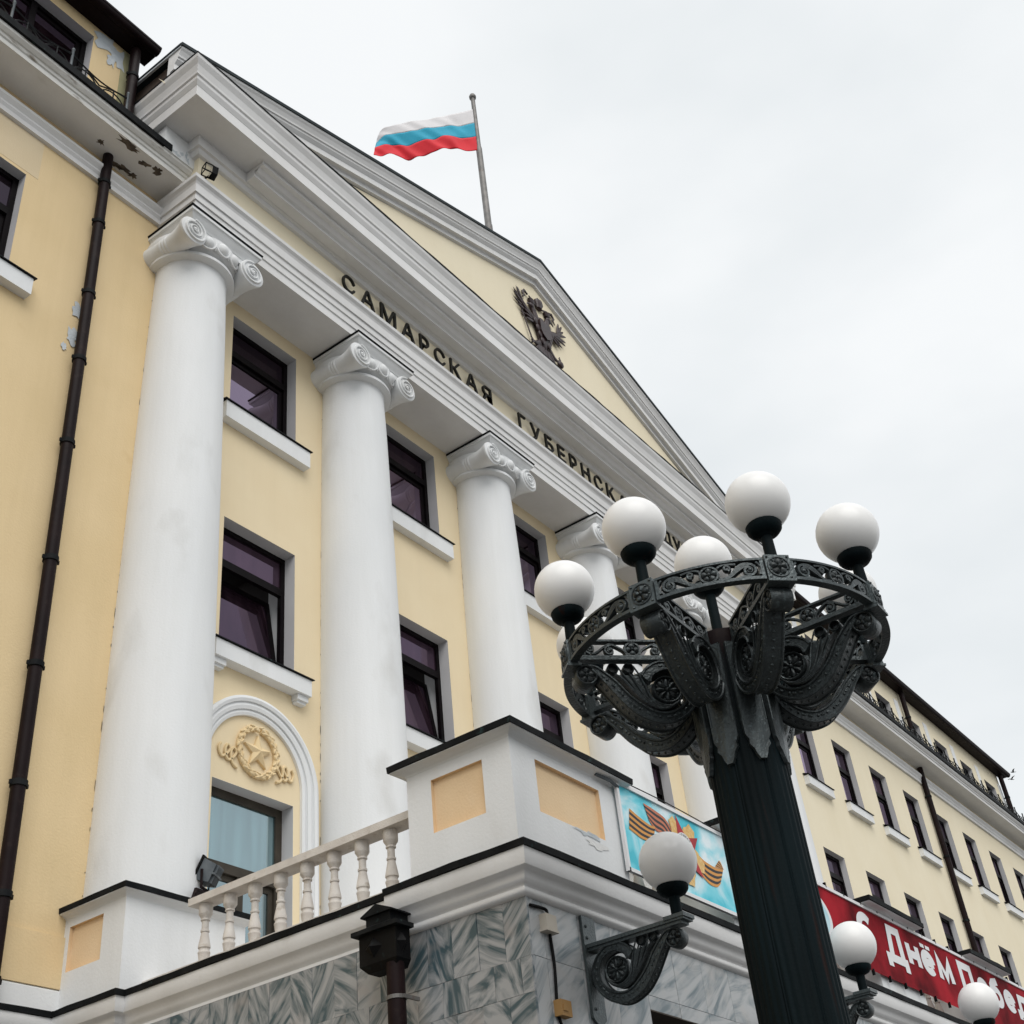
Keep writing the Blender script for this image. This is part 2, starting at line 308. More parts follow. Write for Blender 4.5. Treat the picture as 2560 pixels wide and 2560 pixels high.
frame()
def make_window(cx, z0, z1, y, h, depth, transom, name='window', fm='frame', gm='glass', upper='glass_dark', tilt=0, mull=False, sill=None, fw=.07):
    """window part = outer frame; sub-parts reveal, pane, sash, sill, interior"""
    yf = y+depth
    f = MB(); x0, x1 = cx-h, cx+h; d = .06
    f.box(x0, x0+fw, yf, yf+d, z0, z1); f.box(x1-fw, x1, yf, yf+d, z0, z1); f.box(x0+fw, x1-fw, yf, yf+d, z1-fw, z1); f.box(x0+fw, x1-fw, yf, yf+d, z0, z0+fw)
    zt = z0+(z1-z0)*transom
    if transom < 1: f.box(x0+fw, x1-fw, yf-.012, yf+d-.01, zt-.055, zt+.055)
    if mull: f.box(cx-.045, cx+.045, yf-.006, yf+d-.006, z0+fw, zt-.055)
    w_ = obj(name, f, fm, BLD)
    r = MB(); a, c = y+.001, yf+.03
    r.poly((x1, a, z0), (x1, c, z0), (x1, c, z1), (x1, a, z1)); r.poly((x0, a, z0), (x0, c, z0), (x0, c, z1), (x0, a, z1))
    r.poly((x0, a, z1), (x1, a, z1), (x1, c, z1), (x0, c, z1)); r.poly((x0, a, z0), (x1, a, z0), (x1, c, z0), (x0, c, z0))
    obj('reveal', r, 'grey_reveal', w_)
    # inner sash, sometimes tilted inwards at the top
    sw = .065; q = MB(); pn = MB(); lo, hi = z0+fw, (zt-.055 if transom < 1 else z1-fw); sx0, sx1 = x0+fw+.004, x1-fw-.004
    T = radians(tilt)
    def tp(x, yy, z): return (x, yf+.03+(z-lo)*sin(T)+yy*cos(T), lo+(z-lo)*cos(T)-yy*sin(T))
    def tbox(bb, a0, a1, b0, b1, c0, c1):
        k = len(bb.v); bb.box(a0, a1, b0, b1, c0, c1); bb.v[k:] = [tp(*p_) for p_ in bb.v[k:]]
    for (a0, a1, c0, c1) in ((sx0, sx0+sw, lo+.004, hi-.004), (sx1-sw, sx1, lo+.004, hi-.004), (sx0+sw, sx1-sw, hi-.004-sw, hi-.004), (sx0+sw, sx1-sw, lo+.004, lo+.004+sw)):
        tbox(q, a0, a1, 0.002, .045, c0, c1)
    obj('sash', q, fm, w_)
    tbox(pn, sx0+sw-.005, sx1-sw+.005, .018, .026, lo+sw-.005, hi-sw+.005)
    obj('pane', pn, gm, w_)
    if transom < 1:
        pn = MB().box(x0+fw-.005, x1-fw+.005, yf+.022, yf+.03, zt+.05, z1-fw+.005); obj('pane', pn, upper, w_)
    bk = MB(); X_, Z_ = .4, .3
    bk.box(x0-.001, x1+.001, yf+.95, yf+.96, z0-.001, z1+.001)
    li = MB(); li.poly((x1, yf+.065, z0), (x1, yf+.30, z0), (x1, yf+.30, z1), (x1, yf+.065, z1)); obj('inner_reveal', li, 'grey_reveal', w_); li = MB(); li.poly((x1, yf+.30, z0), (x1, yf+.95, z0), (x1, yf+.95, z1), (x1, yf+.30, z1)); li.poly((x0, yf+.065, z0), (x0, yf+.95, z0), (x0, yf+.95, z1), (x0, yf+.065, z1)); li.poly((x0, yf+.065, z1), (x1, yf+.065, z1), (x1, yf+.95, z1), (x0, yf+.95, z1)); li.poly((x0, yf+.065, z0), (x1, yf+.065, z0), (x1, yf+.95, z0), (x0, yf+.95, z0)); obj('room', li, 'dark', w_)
    if 0: bk.poly((x0-.4, yf+.9, z0-.3), (x1+.4, yf+.9, z0-.3), (x1+.4, yf+.9, z1+.3), (x0-.4, yf+.9, z1+.3)); obj('interior', bk, 'dark', w_)
    if sill:
        e, zt_, h_, pr = sill
        sb = MB().box(x0-e, x1+e, y-pr, y-.0, z0-zt_-h_, z0-zt_); s_ = obj('sill', sb, 'white', w_)
        fl = MB(); e2 = e+.03; p2 = pr+.025; zc = z0-zt_
        fl.prism([(-p2, zc+.004), (-p2, zc+.018), (depth*.9, z0+.012), (depth*.9, z0-.006), (-.0, zc+.03)], lambda u, v, t: (t, y+u, v), x0-e2, x0-.002)
        fl.prism([(-p2, zc+.004), (-p2, zc+.018), (depth*.9, z0+.012), (depth*.9, z0+.002)], lambda u, v, t: (t, y+u, v), x0, x1)
        fl.v = [v for v in fl.v]; fl2 = MB()
        fl2.prism([(-p2, zc+.004), (-p2, zc+.018), (-.001, zc+.06), (-.001, zc+.045)], lambda u, v, t: (t, y+u, v), x0-e2, x1+e2)
        fl2.prism([(.002, z0+.004), (.002, z0+.012), (depth, z0+.012), (depth, z0+.004)], lambda u, v, t: (t, y+u, v), x0+.002, x1-.002)
        obj('flashing', fl2, 'flash', w_)
    return w_
for i, bx in enumerate(bays):
    make_window(bx, *R1, 0, hw, .18, .70, sill=(.16, .07, .27, .13), tilt=0)
    make_window(bx, *R2, 0, hw, .18, .70, sill=(.16, .07, .22, .15), tilt=(9 if i < 2 else 0), upper='glass_mid', gm='glass_mid')
    for sx in (-1, 1):
        br = MB().box(bx+sx*.67-.09, bx+sx*.67+.09, -.11, -.001, 9.0, 9.074); br.box(bx+sx*.67-.075, bx+sx*.67+.075, -.08, -.0015, 8.965, 9.0); obj('sill_bracket', br, 'white', BLD)
    d_ = make_window(bx, RD[0], RD[1], 0, hw, .18, .708, name='balcony_door', fm='doorframe', gm='glass_teal', upper='glass_teal', mull=True, fw=.10)
    # arched surround
    ar = MB(); cz = 7.83
    for ra, rb, pr in ((.73, .80, .05), (.80, .885, .075), (.885, .955, .10)):
        rows = []
        arc = [(bx+.0+cos(t)*1, cz+sin(t)) for t in [0]]
        pts = [(0, 4.7)] + [(t, None) for t in [i_*pi/36 for i_ in range(37)]] + [(pi, 4.7)]
        for t, zz in pts:
            ca, sa = cos(t), sin(t)
            if zz is None: P = lambda r: (bx+r*ca, cz+r*sa)
            else: P = lambda r: (bx+r*ca, zz)
            rows.append([(*[P(ra)[0]], -.001, P(ra)[1]), (P(ra)[0], -pr+.012, P(ra)[1]), (P((ra+rb)/2)[0], -pr, P((ra+rb)/2)[1]), (P(rb)[0], -pr+.012, P(rb)[1]), (P(rb)[0], -.001, P(rb)[1])])
        ar.rows(rows)
    obj('arch_surround', ar, 'white', BLD, smooth=30)
# star and wreath relief above the first balcony door
sx, sz = 1.62, 8.13
b = MB(); pts = []
for k in range(10):
    a = pi/2+k*pi/5; r = .215 if k % 2 == 0 else .088; pts.append((sx+r*cos(a), sz+r*sin(a)))
k0 = b.add([(x, -.035, z) for x, z in pts] + [(sx, -.085, sz)] + [(x, -.0005, z) for x, z in pts])
for k in range(10):
    b.f.append((k0+k, k0+(k+1) % 10, k0+10)); b.f.append((k0+k, k0+11+k, k0+11+(k+1) % 10, k0+(k+1) % 10))
STAR = obj('star_relief', b, 'relief', BLD)
b = MB(); b.tube([(sx+.29*cos(2*pi*k/40+.5*pi), -.02, sz+.29*sin(2*pi*k/40+.5*pi)) for k in range(1, 40)], .034, 8, up=(0, 1, 0))
for k in range(60):
    a = pi/2+.12+(2*pi-.24)*k/59; rr = .29+.026*((k % 3)-1); t = a+(.5 if k % 2 else -.5)*.8+(pi/2 if cos(a) > 0 else -pi/2)
    X = Vector((cos(t), 0, sin(t))); Z = Vector((-sin(t), 0, cos(t)))
    b.ball((sx+rr*cos(a), -.042, sz+rr*sin(a)), (.04, .022, .015), 8, 5, (X, Vector((0, 1, 0)), Z))
obj('leaf', b, 'relief', STAR, smooth=60, kind='stuff')
for s_ in (-1, 1):
    b = MB(); cx = sx+s_*.30
    path = [(0, -.20), (.07, -.16), (.10, -.05), (.06, .03), (.02, -.02), (.07, -.1), (.14, -.14), (.18, -.05), (.15, .04), (.11, 0), (.16, -.08), (.23, -.12), (.27, -.03), (.24, .03)]
    b.tube([(cx+s_*u*1.05, -.02, sz-.08+v) for u, v in [tuple(q)[:2] for q in crom([(u, v, 0) for u, v in path], 4)]], .017, 6, up=(0, 1, 0))
    obj('ribbon', b, 'relief', STAR, smooth=60)

frame(WING)
for k in range(0, 18):
    tr = .62
    make_window(WX(k), *WA, WY, whw, .13, tr, sill=(.12, .10, .20, .11), gm='glass_dark' if k > 2 else 'glass')
    make_window(WX(k), *WB, WY, whw, .13, .72, gm='glass_dark')
    if k < 8: make_window(WX(k)+.1, *WT, WY, whw, .13, 1.0, gm='glass_dark')
for x in lwx:
    make_window(x, 12.47, 14.07, WY, whw, .13, .62, sill=(.26, .05, .24, .12))
make_window(-2.92, 15.75, 17.5, WY, .83, .15, 1.0, mull=True)
# pilaster strips between the attic windows
for k in range(0, 8):
    b = MB().box(WX(k)+1.06, WX(k)+1.36, WY-.02, WY, 15.75, 17.38); obj('pilaster_strip', b, 'white', BLD)
# wing string moulding under the cornice, cornice, flashing, eaves
for xa, xb, tag_ in ((-12, -.53, 'l'), (16.53, 62, 'r')):
    b = MB().rows([[(x, WY+.0-d, z) for d, z in ((0, 14.78), (.05, 14.785), (.05, 14.86), (.075, 14.90), (.075, 14.93), (.12, 14.985), (.12, 15.03), (0, 15.05))] for x in (xa, xb)])
    obj('string_moulding', b, 'moulding', BLD)
    obj('cornice_soffit', MB().rows([[(x, y, 15.255) for y in (WY, -.90)] for x in (xa, xb)]), 'moulding', BLD)
    b = MB().rows([[(x, y, z) for y, z in ((-.90, 15.253), (-.905, 15.255), (-.905, 15.335), (-.925, 15.345), (-.935, 15.385), (-.955, 15.39), (-.995, 15.43), (-1.0, 15.475), (WY, 15.50))] for x in (xa, xb)])
    obj('wing_cornice', b, 'worn' if tag_ == 'l' else 'moulding', BLD)
    xe = -1.10 if tag_ == 'l' else xb; xs_ = xa if tag_ == 'l' else 17.1
    b = MB().prism([(WY, 15.51), (-1.035, 15.478), (-1.035, 15.60), (WY, 15.715)], lambda u, v, t: (t, u, v), xs_, xe)
    obj('cornice_flashing', b, 'flash', BLD)
obj('repainted_patch', MB().box(-5.2, -2.50, WY-.003, WY-.0005, 14.12, 14.775), surf('repaint', (.66, .54, .36), (.70, .58, .40), 2, .92, .2), BLD)
# decay on the left cornice soffit, bare patches on the left wing
def blob(cx, cz, rx, rz, n=15, jit=.35, fn=None, seed=1):
    rnd = random.Random(seed); P = []
    for k in range(n):
        a = 2*pi*k/n; q = 1+jit*(rnd.random()*2-1); P.append(fn(cx+rx*q*cos(a), cz+rz*q*sin(a)))
    m_ = MB(); m_.poly(*P); return m_
for i, (x, y, rx, ry) in enumerate([(-1.62, -.84, .16, .05), (-1.3, -.76, .07, .05), (-1.12, -.8, .06, .06), (-1.42, -.5, .1, .04), (-1.55, -.47, .14, .035), (-1.88, -.62, .05, .04), (-1.28, -.5, .07, .04)]):
    obj('decayed_patch', blob(x, y, rx, ry, 17, .5, lambda u, v: (u, v, 15.252), i+3), 'decay', BLD)
for i, (x, z, rx, rz) in enumerate([(-1.87, 17.56, .17, .20), (-1.66, 17.46, .10, .22), (-1.77, 17.30, .07, .14), (-1.73, 12.5, .07, .1), (-1.76, 12.06, .07, .12), (-1.84, 11.86, .03, .05), (-2.02, 16.1, .07, .32)]):
    obj('bare_patch', blob(x, z, rx, rz, 17, .45, lambda u, v: (u, WY-.0072-.0007*i, v), i+30), 'patch', BLD)
obj('bare_patch', MB().box(-1.62, -1.335, WY-.006, WY, 15.72, 17.72), surf('mossy_block', (.30, .29, .16), (.38, .36, .22), 4, .9, .3), BLD)
for xa, xb in ((-12, -1.25), (17.3, 35.3)):
    b = MB().box(xa, xb, -.70, WY-.001, 17.74, 17.80); obj('eaves_board', b, 'brown', BLD)
    b = MB(); b.rows([[(x, -.70-.075*cos(t)+0, 17.80-.085*sin(t)) for t in [pi*i/8 for i in range(-0, 9)]] for x in (xa, xb)]); b.box(xa, xb, -.782, -.772, 17.79, 17.83); b.box(xa, xb, -.63, WY, 17.805, 17.9)
    for x in (xa, xb): b.poly(*[(x, -.70-.075*cos(t), 17.80-.085*sin(t)) for t in [pi*i/8 for i in range(9)]])
    obj('gutter', b, 'brown', BLD, smooth=40)
frame()
# ---- entablature
path = [(X0, 0), (X0, Y0), (X1, Y0), (X1, 0)]
b = MB().mitre(path, [(-.78, 14.97), (0, 14.97), (0, 15.12), (.02, 15.125), (.02, 15.245), (.022, 15.25), (.04, 15.255), (.04, 15.365), (.043, 15.37), (.065, 15.375), (.065, 15.53), (.08, 15.565), (.115, 15.60), (.115, 15.665), (.0, 15.675)])
ARCH = obj('architrave', b, 'moulding', BLD)
b = MB().mitre([(X0, 0), (X0, Y0), (X1, Y0), (X1, 0)], [(0, 15.68), (0, 16.2)]); obj('frieze', b, 'cream', BLD)
pathc = [(X0, 1.6), (X0, Y0), (X1, Y0), (X1, 1.6)]
b = MB().mitre(pathc, [(0, 16.17), (.05, 16.175), (.07, 16.20), (.08, 16.225), (.085, 16.24), (.125, 16.245), (.125, 16.44), (.60, 16.43), (.60, 16.625), (.605, 16.63), (.615, 16.65), (.64, 16.70), (.645, 16.745), (.635, 16.75), (.635, 16.775), (.66, 16.785), (.665, 16.83), (.69, 16.93), (.735, 17.01), (.745, 17.06), (.70, 17.07)])
obj('cornice', b, 'moulding', BLD)
b = MB().mitre(pathc, [(.70, 17.075), (.752, 17.062), (.752, 17.095), (.55, 17.13), (-.2, 17.13)], jit=.006); obj('cornice_flashing', b, 'flash', BLD)
b = MB().box(.30, 15.7, -1.24, -1.07, 16.36, 16.432); b.box(.30, 15.7, -1.07, -.907, 16.25, 16.433); b.rows([[(x, y, z) for y, z in ((-1.07, 16.30), (-1.12, 16.31), (-1.17, 16.36))] for x in (.3, 15.7)])
obj('soffit_band', b, 'moulding', BLD)
b = MB().box(-.98, X0+.02, -.69, 1.6, 15.98, 16.428); obj('entablature_block', b, 'white', BLD)
b = MB().box(X1-.02, 16.98, -.69, 1.6, 15.98, 16.428); obj('entablature_block', b, 'white', BLD)
for i, (x, z, rx, rz) in enumerate([(-.60, 16.16, .02, .06), (-.68, 16.1, .03, .045), (-.8, 16.04, .07, .03), (-.58, 16.05, .03, .05)]):
    obj('decayed_patch', blob(x, z, rx, rz, 11, .7, lambda u, v: (u, -.693, v), i+60), 'patch', BLD)
# ---- pediment
SL = .328; AX = 8.0; AZ = 20.69
zr = lambda x: AZ-SL*abs(x-AX)
b = MB(); tz = 20.2
b.poly((AX-9.3, -.85, 17.0), (AX+9.3, -.85, 17.0), (AX, -.85, tz)); obj('tympanum', b, 'cream', BLD)
prof = [(-.85, -.56), (-.905, -.55), (-.905, -.47), (-.925, -.455), (-.99, -.45), (-.99, -.33), (-1.0, -.32), (-1.04, -.27), (-1.045, -.235), (-1.065, -.225), (-1.07, -.19), (-1.10, -.12), (-1.125, -.085), (-1.13, -.045), (-.85, -.04)]
for xa, xb in ((-1.17, AX), (17.17, AX)):
    b = MB(); b.rows([[(x, y, zr(x)+dz) for y, dz in prof] for x in (xa, xb)]); b.poly(*[(xa, y, zr(xa)+dz) for y, dz in prof]); obj('raking_cornice', b, 'moulding', BLD)
    b = MB(); fp = [(-1.15, -.05), (-1.15, .015), (-1.10, .03), (9, .03), (9, -.02), (-.9, -.038)]
    b.rows([[(x, y, zr(x)+dz) for y, dz in fp] for x in (xa+(-.02 if xa < AX else .02), xb)], closed=True, caps=True); obj('portico_roof', b, 'roof', BLD)
b = MB().box(-1.08, 17.08, -.84, 9, 17.1, 17.60); obj('roof_side_wall', b, 'brownwall', BLD)
b = MB().box(-1.19, -1.155, -1.12, 9, 17.61, 17.66); obj('roof_edge_trim', b, 'patch', BLD)
# ---- columns with Ionic capitals
CY = -.22
prof = [(.588, 5.4), (.582, 6.2), (.568, 8), (.548, 10), (.521, 12), (.494, 13.6), (.476, 14.22), (.48, 14.36), (.50, 14.41)]
def smoothprof(p_, k=4):
    q = crom([(r, z, 0) for r, z in p_], k); return [(v.x, v.y) for v in q]
b = MB().lathe(smoothprof(prof), 56); b.v = [(x, y+CY, z) for x, y, z in b.v]
b2 = MB(); b2.v = [Vector(q) for q in b.v]; b2.f = b.f
COLM = obj('column', b2, 'white', BLD, smooth=40)
cap = MB()
cap.lathe([(.44, 14.37), (.54, 14.375), (.58, 14.40), (.585, 14.43), (.575, 14.455), (.53, 14.47), (.53, 14.5), (.58, 14.52), (.635, 14.60), (.65, 14.68), (.63, 14.76), (.4, 14.79)], 48, (0, CY, 0))
cap.mitre([(-.52, CY+.42), (-.52, CY-.61), (.52, CY-.61), (.52, CY+.42)], [(-.1, 14.74), (.0, 14.75), (.02, 14.79), (.05, 14.82), (.07, 14.86), (.075, 14.875), (.10, 14.88), (.10, 14.925), (-.3, 14.93)])
cap.box(-.45, .45, CY-.60, CY-.5, 14.66, 14.76)
CAP = obj('capital', cap, 'white', COLM, smooth=35)
b = MB().mitre([(-.52, CY+.42), (-.52, CY-.61), (.52, CY-.61), (.52, CY+.42)], [(-.3, 14.931), (.108, 14.928), (.115, 14.955), (-.3, 14.968)]); obj('abacus_flashing', b, 'flash', COLM)
for sx in (-1, 1):
    vx, vz = sx*.512, 14.575; vb = MB()
    # bolster: turned along Y, waisted, with a band of rings
    pr = [(.0, -.872), (.185, -.872), (.205, -.862), (.208, -.835), (.197, -.81), (.178, -.76), (.155, -.66), (.146, -.56), (.143, -.47), (.15, -.46), (.15, -.43), (.143, -.42), (.15, -.41), (.15, -.38), (.143, -.37), (.15, -.36), (.15, -.33), (.145, -.3), (.152, -.2), (.165, -.05), (.165, .02)]
    vb.lathe(pr, 32, (vx, 0, vz), lambda x, y, z: (x, z, y))
    v_ = obj('volute', vb, 'white', COLM, smooth=35)
    sp = MB(); P = []; Rr = []
    for k in range(0, 74):
        t = k/73; a = (pi*.5)+t*2*pi*2.6; r = .192*(1-t)**1.12+.028*t
        P.append((vx-sx*r*cos(a)*-1, -.876+.004*0-.022*t, vz+r*sin(a))); Rr.append(.021*(1-.5*t))
    sp.tube(P, Rr, 6, up=(0, 1, 0)); sp.ball((vx, -.89, vz), (.03, .025, .03), 10, 6)
    obj('spiral', sp, 'white', v_, smooth=60)
for k in range(-2, 3):
    a = -pi/2+k*.36; ex, ey = .615*cos(a), CY+.615*sin(a); O = Vector((cos(a), sin(a), 0)); T_ = Vector((-sin(a), cos(a), 0))
    e = MB().ball((ex, ey, 14.63), (.082, .08, .098), 12, 8, (T_, O, Vector((0, 0, 1))))
    P = [Vector((ex, ey, 14.635))+T_*(.110*cos(t))+Vector((0, 0, .125*sin(t)))+O*.012 for t in [pi*.85+i*(pi*1.3)/14 for i in range(15)]]
    e.tube(P, .017, 6, up=tuple(O)); q = Vector((0.615*cos(a+.18), CY+.615*sin(a+.18), 14.6)); e.ball(q, (.02, .03, .08), 6, 5, (T_, O, Vector((0, 0, 1))))
    obj('egg', e, 'white', COLM, smooth=60)
for k in range(1, 6): dup(COLM, BLD, delta=(S*k, 0, 0))
# cracked joints where the engaged columns meet the wall
b = MB(); rnd = random.Random(4)
for i in range(6):
    for s_ in (-1, 1):
        yy = 0 if (i > 0 or s_ > 0) else -.0602
        z = 5.8
        while z < 14.1:
            rr = .588-.105*max(0, (z-6)/8)**1.2; h = rnd.choice((.02, .03, .05, .09, .14)); dx = sqrt(max(.01, rr*rr-(yy-CY)**2))
            if rnd.random() < (.8 if i > 0 else .45):
                x = i*S+s_*(dx+.004); w_ = rnd.uniform(.003, .009); b.poly((x, yy-.003, z), (x+s_*w_, yy-.003, z+h*.3), (x+s_*w_*.6, yy-.003, z+h), (x-s_*.004, yy-.003, z+h*.8))
            z += h+rnd.uniform(.03, .22)
obj('joint_crack', b, 'decay', BLD, kind='stuff')
# ---- frieze lettering
def text_mesh(s_, ext=.03, off=0.0, shear=0):
    c = bpy.data.curves.new('t', 'FONT'); c.body = s_; c.size = 1; c.extrude = ext; c.offset = off; c.resolution_u = 3; c.shear = shear
    o = bpy.data.objects.new('t', c); COL.objects.link(o); dg = bpy.context.evaluated_depsgraph_get(); dg.update()
    me = bpy.data.meshes.new_from_object(o.evaluated_get(dg)); bpy.data.objects.remove(o); bpy.data.curves.remove(c)
    return me
def place_text(ch, x0, x1, z0, z1, y, mat, parent, name='letter', ext=.03, off=0., fitx=True, shear=0):
    me = text_mesh(ch, ext, off, shear); vs_ = [v.co.copy() for v in me.vertices]; fs = [tuple(q.vertices) for q in me.polygons]; bpy.data.meshes.remove(me)
    if not vs_: return
    a0, a1 = min(v.x for v in vs_), max(v.x for v in vs_); b0, b1 = min(v.y for v in vs_), max(v.y for v in vs_)
    m_ = MB(); sc = (z1-z0)/(b1-b0)
    for v in vs_: m_.v.append((x0+(v.x-a0)/(a1-a0)*(x1-x0), y-v.z, z0+(v.y-b0)*sc))
    m_.f = fs; return obj(name, m_, mat, parent)
LT = obj('lettering', MB().box(2.4, 13.6, Y0+.002, Y0+.006, 15.9, 15.905), 'cream', BLD)
WID = {'С': .27, 'А': .31, 'М': .36, 'Р': .23, 'К': .27, 'Я': .26, 'Г': .21, 'У': .28, 'Б': .24, 'Е': .22, 'Н': .27, 'Д': .33}
for word, a, c in (('САМАРСКАЯ', 2.32, 6.03), ('ГУБЕРНСКАЯ', 6.82, 10.82), ('ДУМА', 11.74, 13.34)):
    tot = sum(WID[q] for q in word); gap = (c-a-tot)/(len(word)-1); x = a
    for q in word:
        z0 = 15.70-(.05 if q == 'Д' else 0); o = place_text(q, x, x+WID[q], z0, 16.04, -.868, 'letter', LT, ext=.018, off=.0); x += WID[q]+gap
# ------------------------------------------------------------------ porch with balcony
frame(WING)
PO = thing('balcony_porch', 'projecting marble porch with white balcony pedestals and balustrade', 'porch', (8, -5, 0))
PX, PY = -.95, -5.29
led = [(-.03, 4.40), (.0, 4.405), (.022, 4.42), (.028, 4.44), (.018, 4.46), (.03, 4.475), (.045, 4.485), (.055, 4.51), (.075, 4.55), (.10, 4.565), (.105, 4.57), (.105, 4.69), (.0, 4.695)]
fl = [(.0, 4.70), (.12, 4.692), (.126, 4.738), (.0, 4.765), (-.6, 4.765)]
o_ = MB(); fl_ = MB()
pth = [(PX, -4.17), (PX, PY), (17.2, PY)]
o_.mitre(pth, led); fl_.mitre(pth, fl, jit=.0035)
o_.poly(*[(PX-d, -4.17, z) for d, z in led])
pth = [(PX+.07, -1.25), (PX+.07, -4.15)]; o_.mitre(pth, led); fl_.mitre(pth, fl, jit=.0035)
pth = [(-12, WY), (PX-.02, WY), (PX-.02, -1.22), (PX+.09, -1.22)]; o_.mitre(pth, led); fl_.mitre(pth, fl, jit=.0035)
obj('ledge', o_, 'moulding', PO, smooth=50); obj('ledge_flashing', fl_, 'flash', PO)
obj('wing_base', MB().box(-12, PX+.02, WY-.02, WY, 4.75, 4.94), 'white', PO)
obj('wing_base', MB().prism([(WY-.02, 4.94), (WY, 4.96), (WY, 4.94)], lambda u, v, t: (t, u, v), -12, PX+.02), 'white', PO)
obj('string_groove', MB().box(-12, PX+.02, WY-.022, WY+.01, 4.96, 5.40), 'yellow', PO)
def pedestal(x0, x1, y0, y1, z0, z1, panels, capd=.10):
    """box pedestal; sides with a recessed panel get a frame of four strips round it"""
    b = MB(); rc = .035
    # -X face
    def face(ax, lo, hi, pn):
        a0, a1, c0, c1 = pn
        if ax == 'x':
            q = lambda u, v, d: (x0+d, u, v)
        else:
            q = lambda u, v, d: (u, y0+d, v)
        for (u0, u1, v0, v1) in ((lo, a0, z0, z1), (a1, hi, z0, z1), (a0, a1, z0, c0), (a0, a1, c1, z1)):
            b.poly(q(u0, v0, 0), q(u1, v0, 0), q(u1, v1, 0), q(u0, v1, 0))
        p_ = MB()
        p_.poly(q(a0, c0, rc), q(a1, c0, rc), q(a1, c1, rc), q(a0, c1, rc))
        p_.poly(q(a0, c0, 0), q(a0, c0, rc), q(a0, c1, rc), q(a0, c1, 0)); p_.poly(q(a1, c0, 0), q(a1, c0, rc), q(a1, c1, rc), q(a1, c1, 0))
        p_.poly(q(a0, c0, 0), q(a1, c0, 0), q(a1, c0, rc), q(a0, c0, rc)); p_.poly(q(a0, c1, 0), q(a1, c1, 0), q(a1, c1, rc), q(a0, c1, rc))
        return p_
    ps = []
    if panels.get('x'): ps.append(face('x', y0, y1, panels['x']))
    else: b.poly((x0, y0, z0), (x0, y1, z0), (x0, y1, z1), (x0, y0, z1))
    if panels.get('y'): ps.append(face('y', x0, x1, panels['y']))
    else: b.poly((x0, y0, z0), (x1, y0, z0), (x1, y0, z1), (x0, y0, z1))
    b.poly((x1, y0, z0), (x1, y1, z0), (x1, y1, z1), (x1, y0, z1)); b.poly((x0, y1, z0), (x1, y1, z0), (x1, y1, z1), (x0, y1, z1)); b.poly((x0, y0, z1), (x1, y0, z1), (x1, y1, z1), (x0, y1, z1))
    pd = obj('pedestal', b, 'white', PO)
    for p_ in ps: obj('panel', p_, 'ochre', pd)
    c = MB(); c.mitre([(x0, y1), (x0, y0), (x1, y0), (x1, y1)], [(.0005, z1-.045), (.012, z1-.03), (capd*.5, z1-.012), (capd*.9, z1-.004), (capd*.9, z1+.002), (-.1, z1+.003)], loop=True); obj('cap_slab', c, 'white', pd)
    c = MB(); c.mitre([(x0, y1), (x0, y0), (x1, y0), (x1, y1)], [(capd*.8, z1+.0045), (capd, z1+.003), (capd+.004, z1+.05), (-.1, z1+.062), (-.45, z1+.10)], loop=True, jit=.003); obj('cap_flashing', c, 'flash', pd)
    return pd
pedestal(PX, .47, PY, -4.34, 4.72, 5.595, {'x': (-5.04, -4.567, 5.057, 5.46), 'y': (-.647, .193, 5.07, 5.47)})
pedestal(PX-.015, .40, -1.215, -.2, 4.72, 5.595, {'x': (-.93, -.48, 5.09, 5.48)}, .085)
for xc in (2.72, 5.87, 8.86, 11.9, 14.9):
    pedestal(xc-.60, xc+.60, PY, -4.28, 4.72, 5.65, {}, .15)
obj('flaked_patch', blob(-.06, 5.052, .13, .02, 21, .7, lambda u, v: (u, PY-.003, v), 5), 'patch', PO)
obj('flaked_patch', blob(.06, 5.0, .12, .03, 15, .6, lambda u, v: (u, PY-.0035, v), 6), surf('fresh_plaster', (.68, .68, .67), (.74, .74, .73), 5, .9, .3), PO)
obj('balcony_floor', MB().box(PX+.12, 17.1, -5.2, -.02, 4.5, 4.72), 'stone', PO)
# balusters
b = MB(); b.lathe([(.036, 0), (.050, .095), (.052, .10), (.052, .108), (.044, .118), (.044, .135), (.052, .143), (.052, .152), (.050, .165), (.030, .270), (.037, .275), (.037, .29), (.029, .295), (.029, .365), (.040, .37), (.040, .38), (.034, .385), (.056, .42), (.058, .425), (.058, .505), (.055, .512)], 20)
yb = [-1.83-.293*k for k in range(9)]
BX = -.62
bal = obj('baluster', b, 'stone', PO, local=True, smooth=40); bal.location = fw((BX, yb[0], 4.87))-wloc(PO)
for y in yb[1:]: dup(bal, PO, loc=fw((BX, y, 4.87))-wloc(PO))
obj('handrail', MB().box(BX-.085, BX+.085, -4.29, -1.70, 5.378, 5.44), 'stone', PO)
obj('balustrade_plinth', MB().box(BX-.12, BX+.12, -4.29, -1.2, 4.72, 4.872), 'stone', PO)
# front balusters below the banners
FY = -4.95
x = .62
while x < 14.4:
    if not any(abs(x-xc) < .72 for xc in (2.72, 5.87, 8.86, 11.9)): dup(bal, PO, loc=fw((x, FY, 4.87))-wloc(PO))
    x += .29
obj('handrail', MB().box(.47, 15, FY-.085, FY+.085, 5.375, 5.44), 'stone', PO)
obj('balustrade_plinth', MB().box(.47, 15, FY-.12, FY+.12, 4.72, 4.872), 'stone', PO)
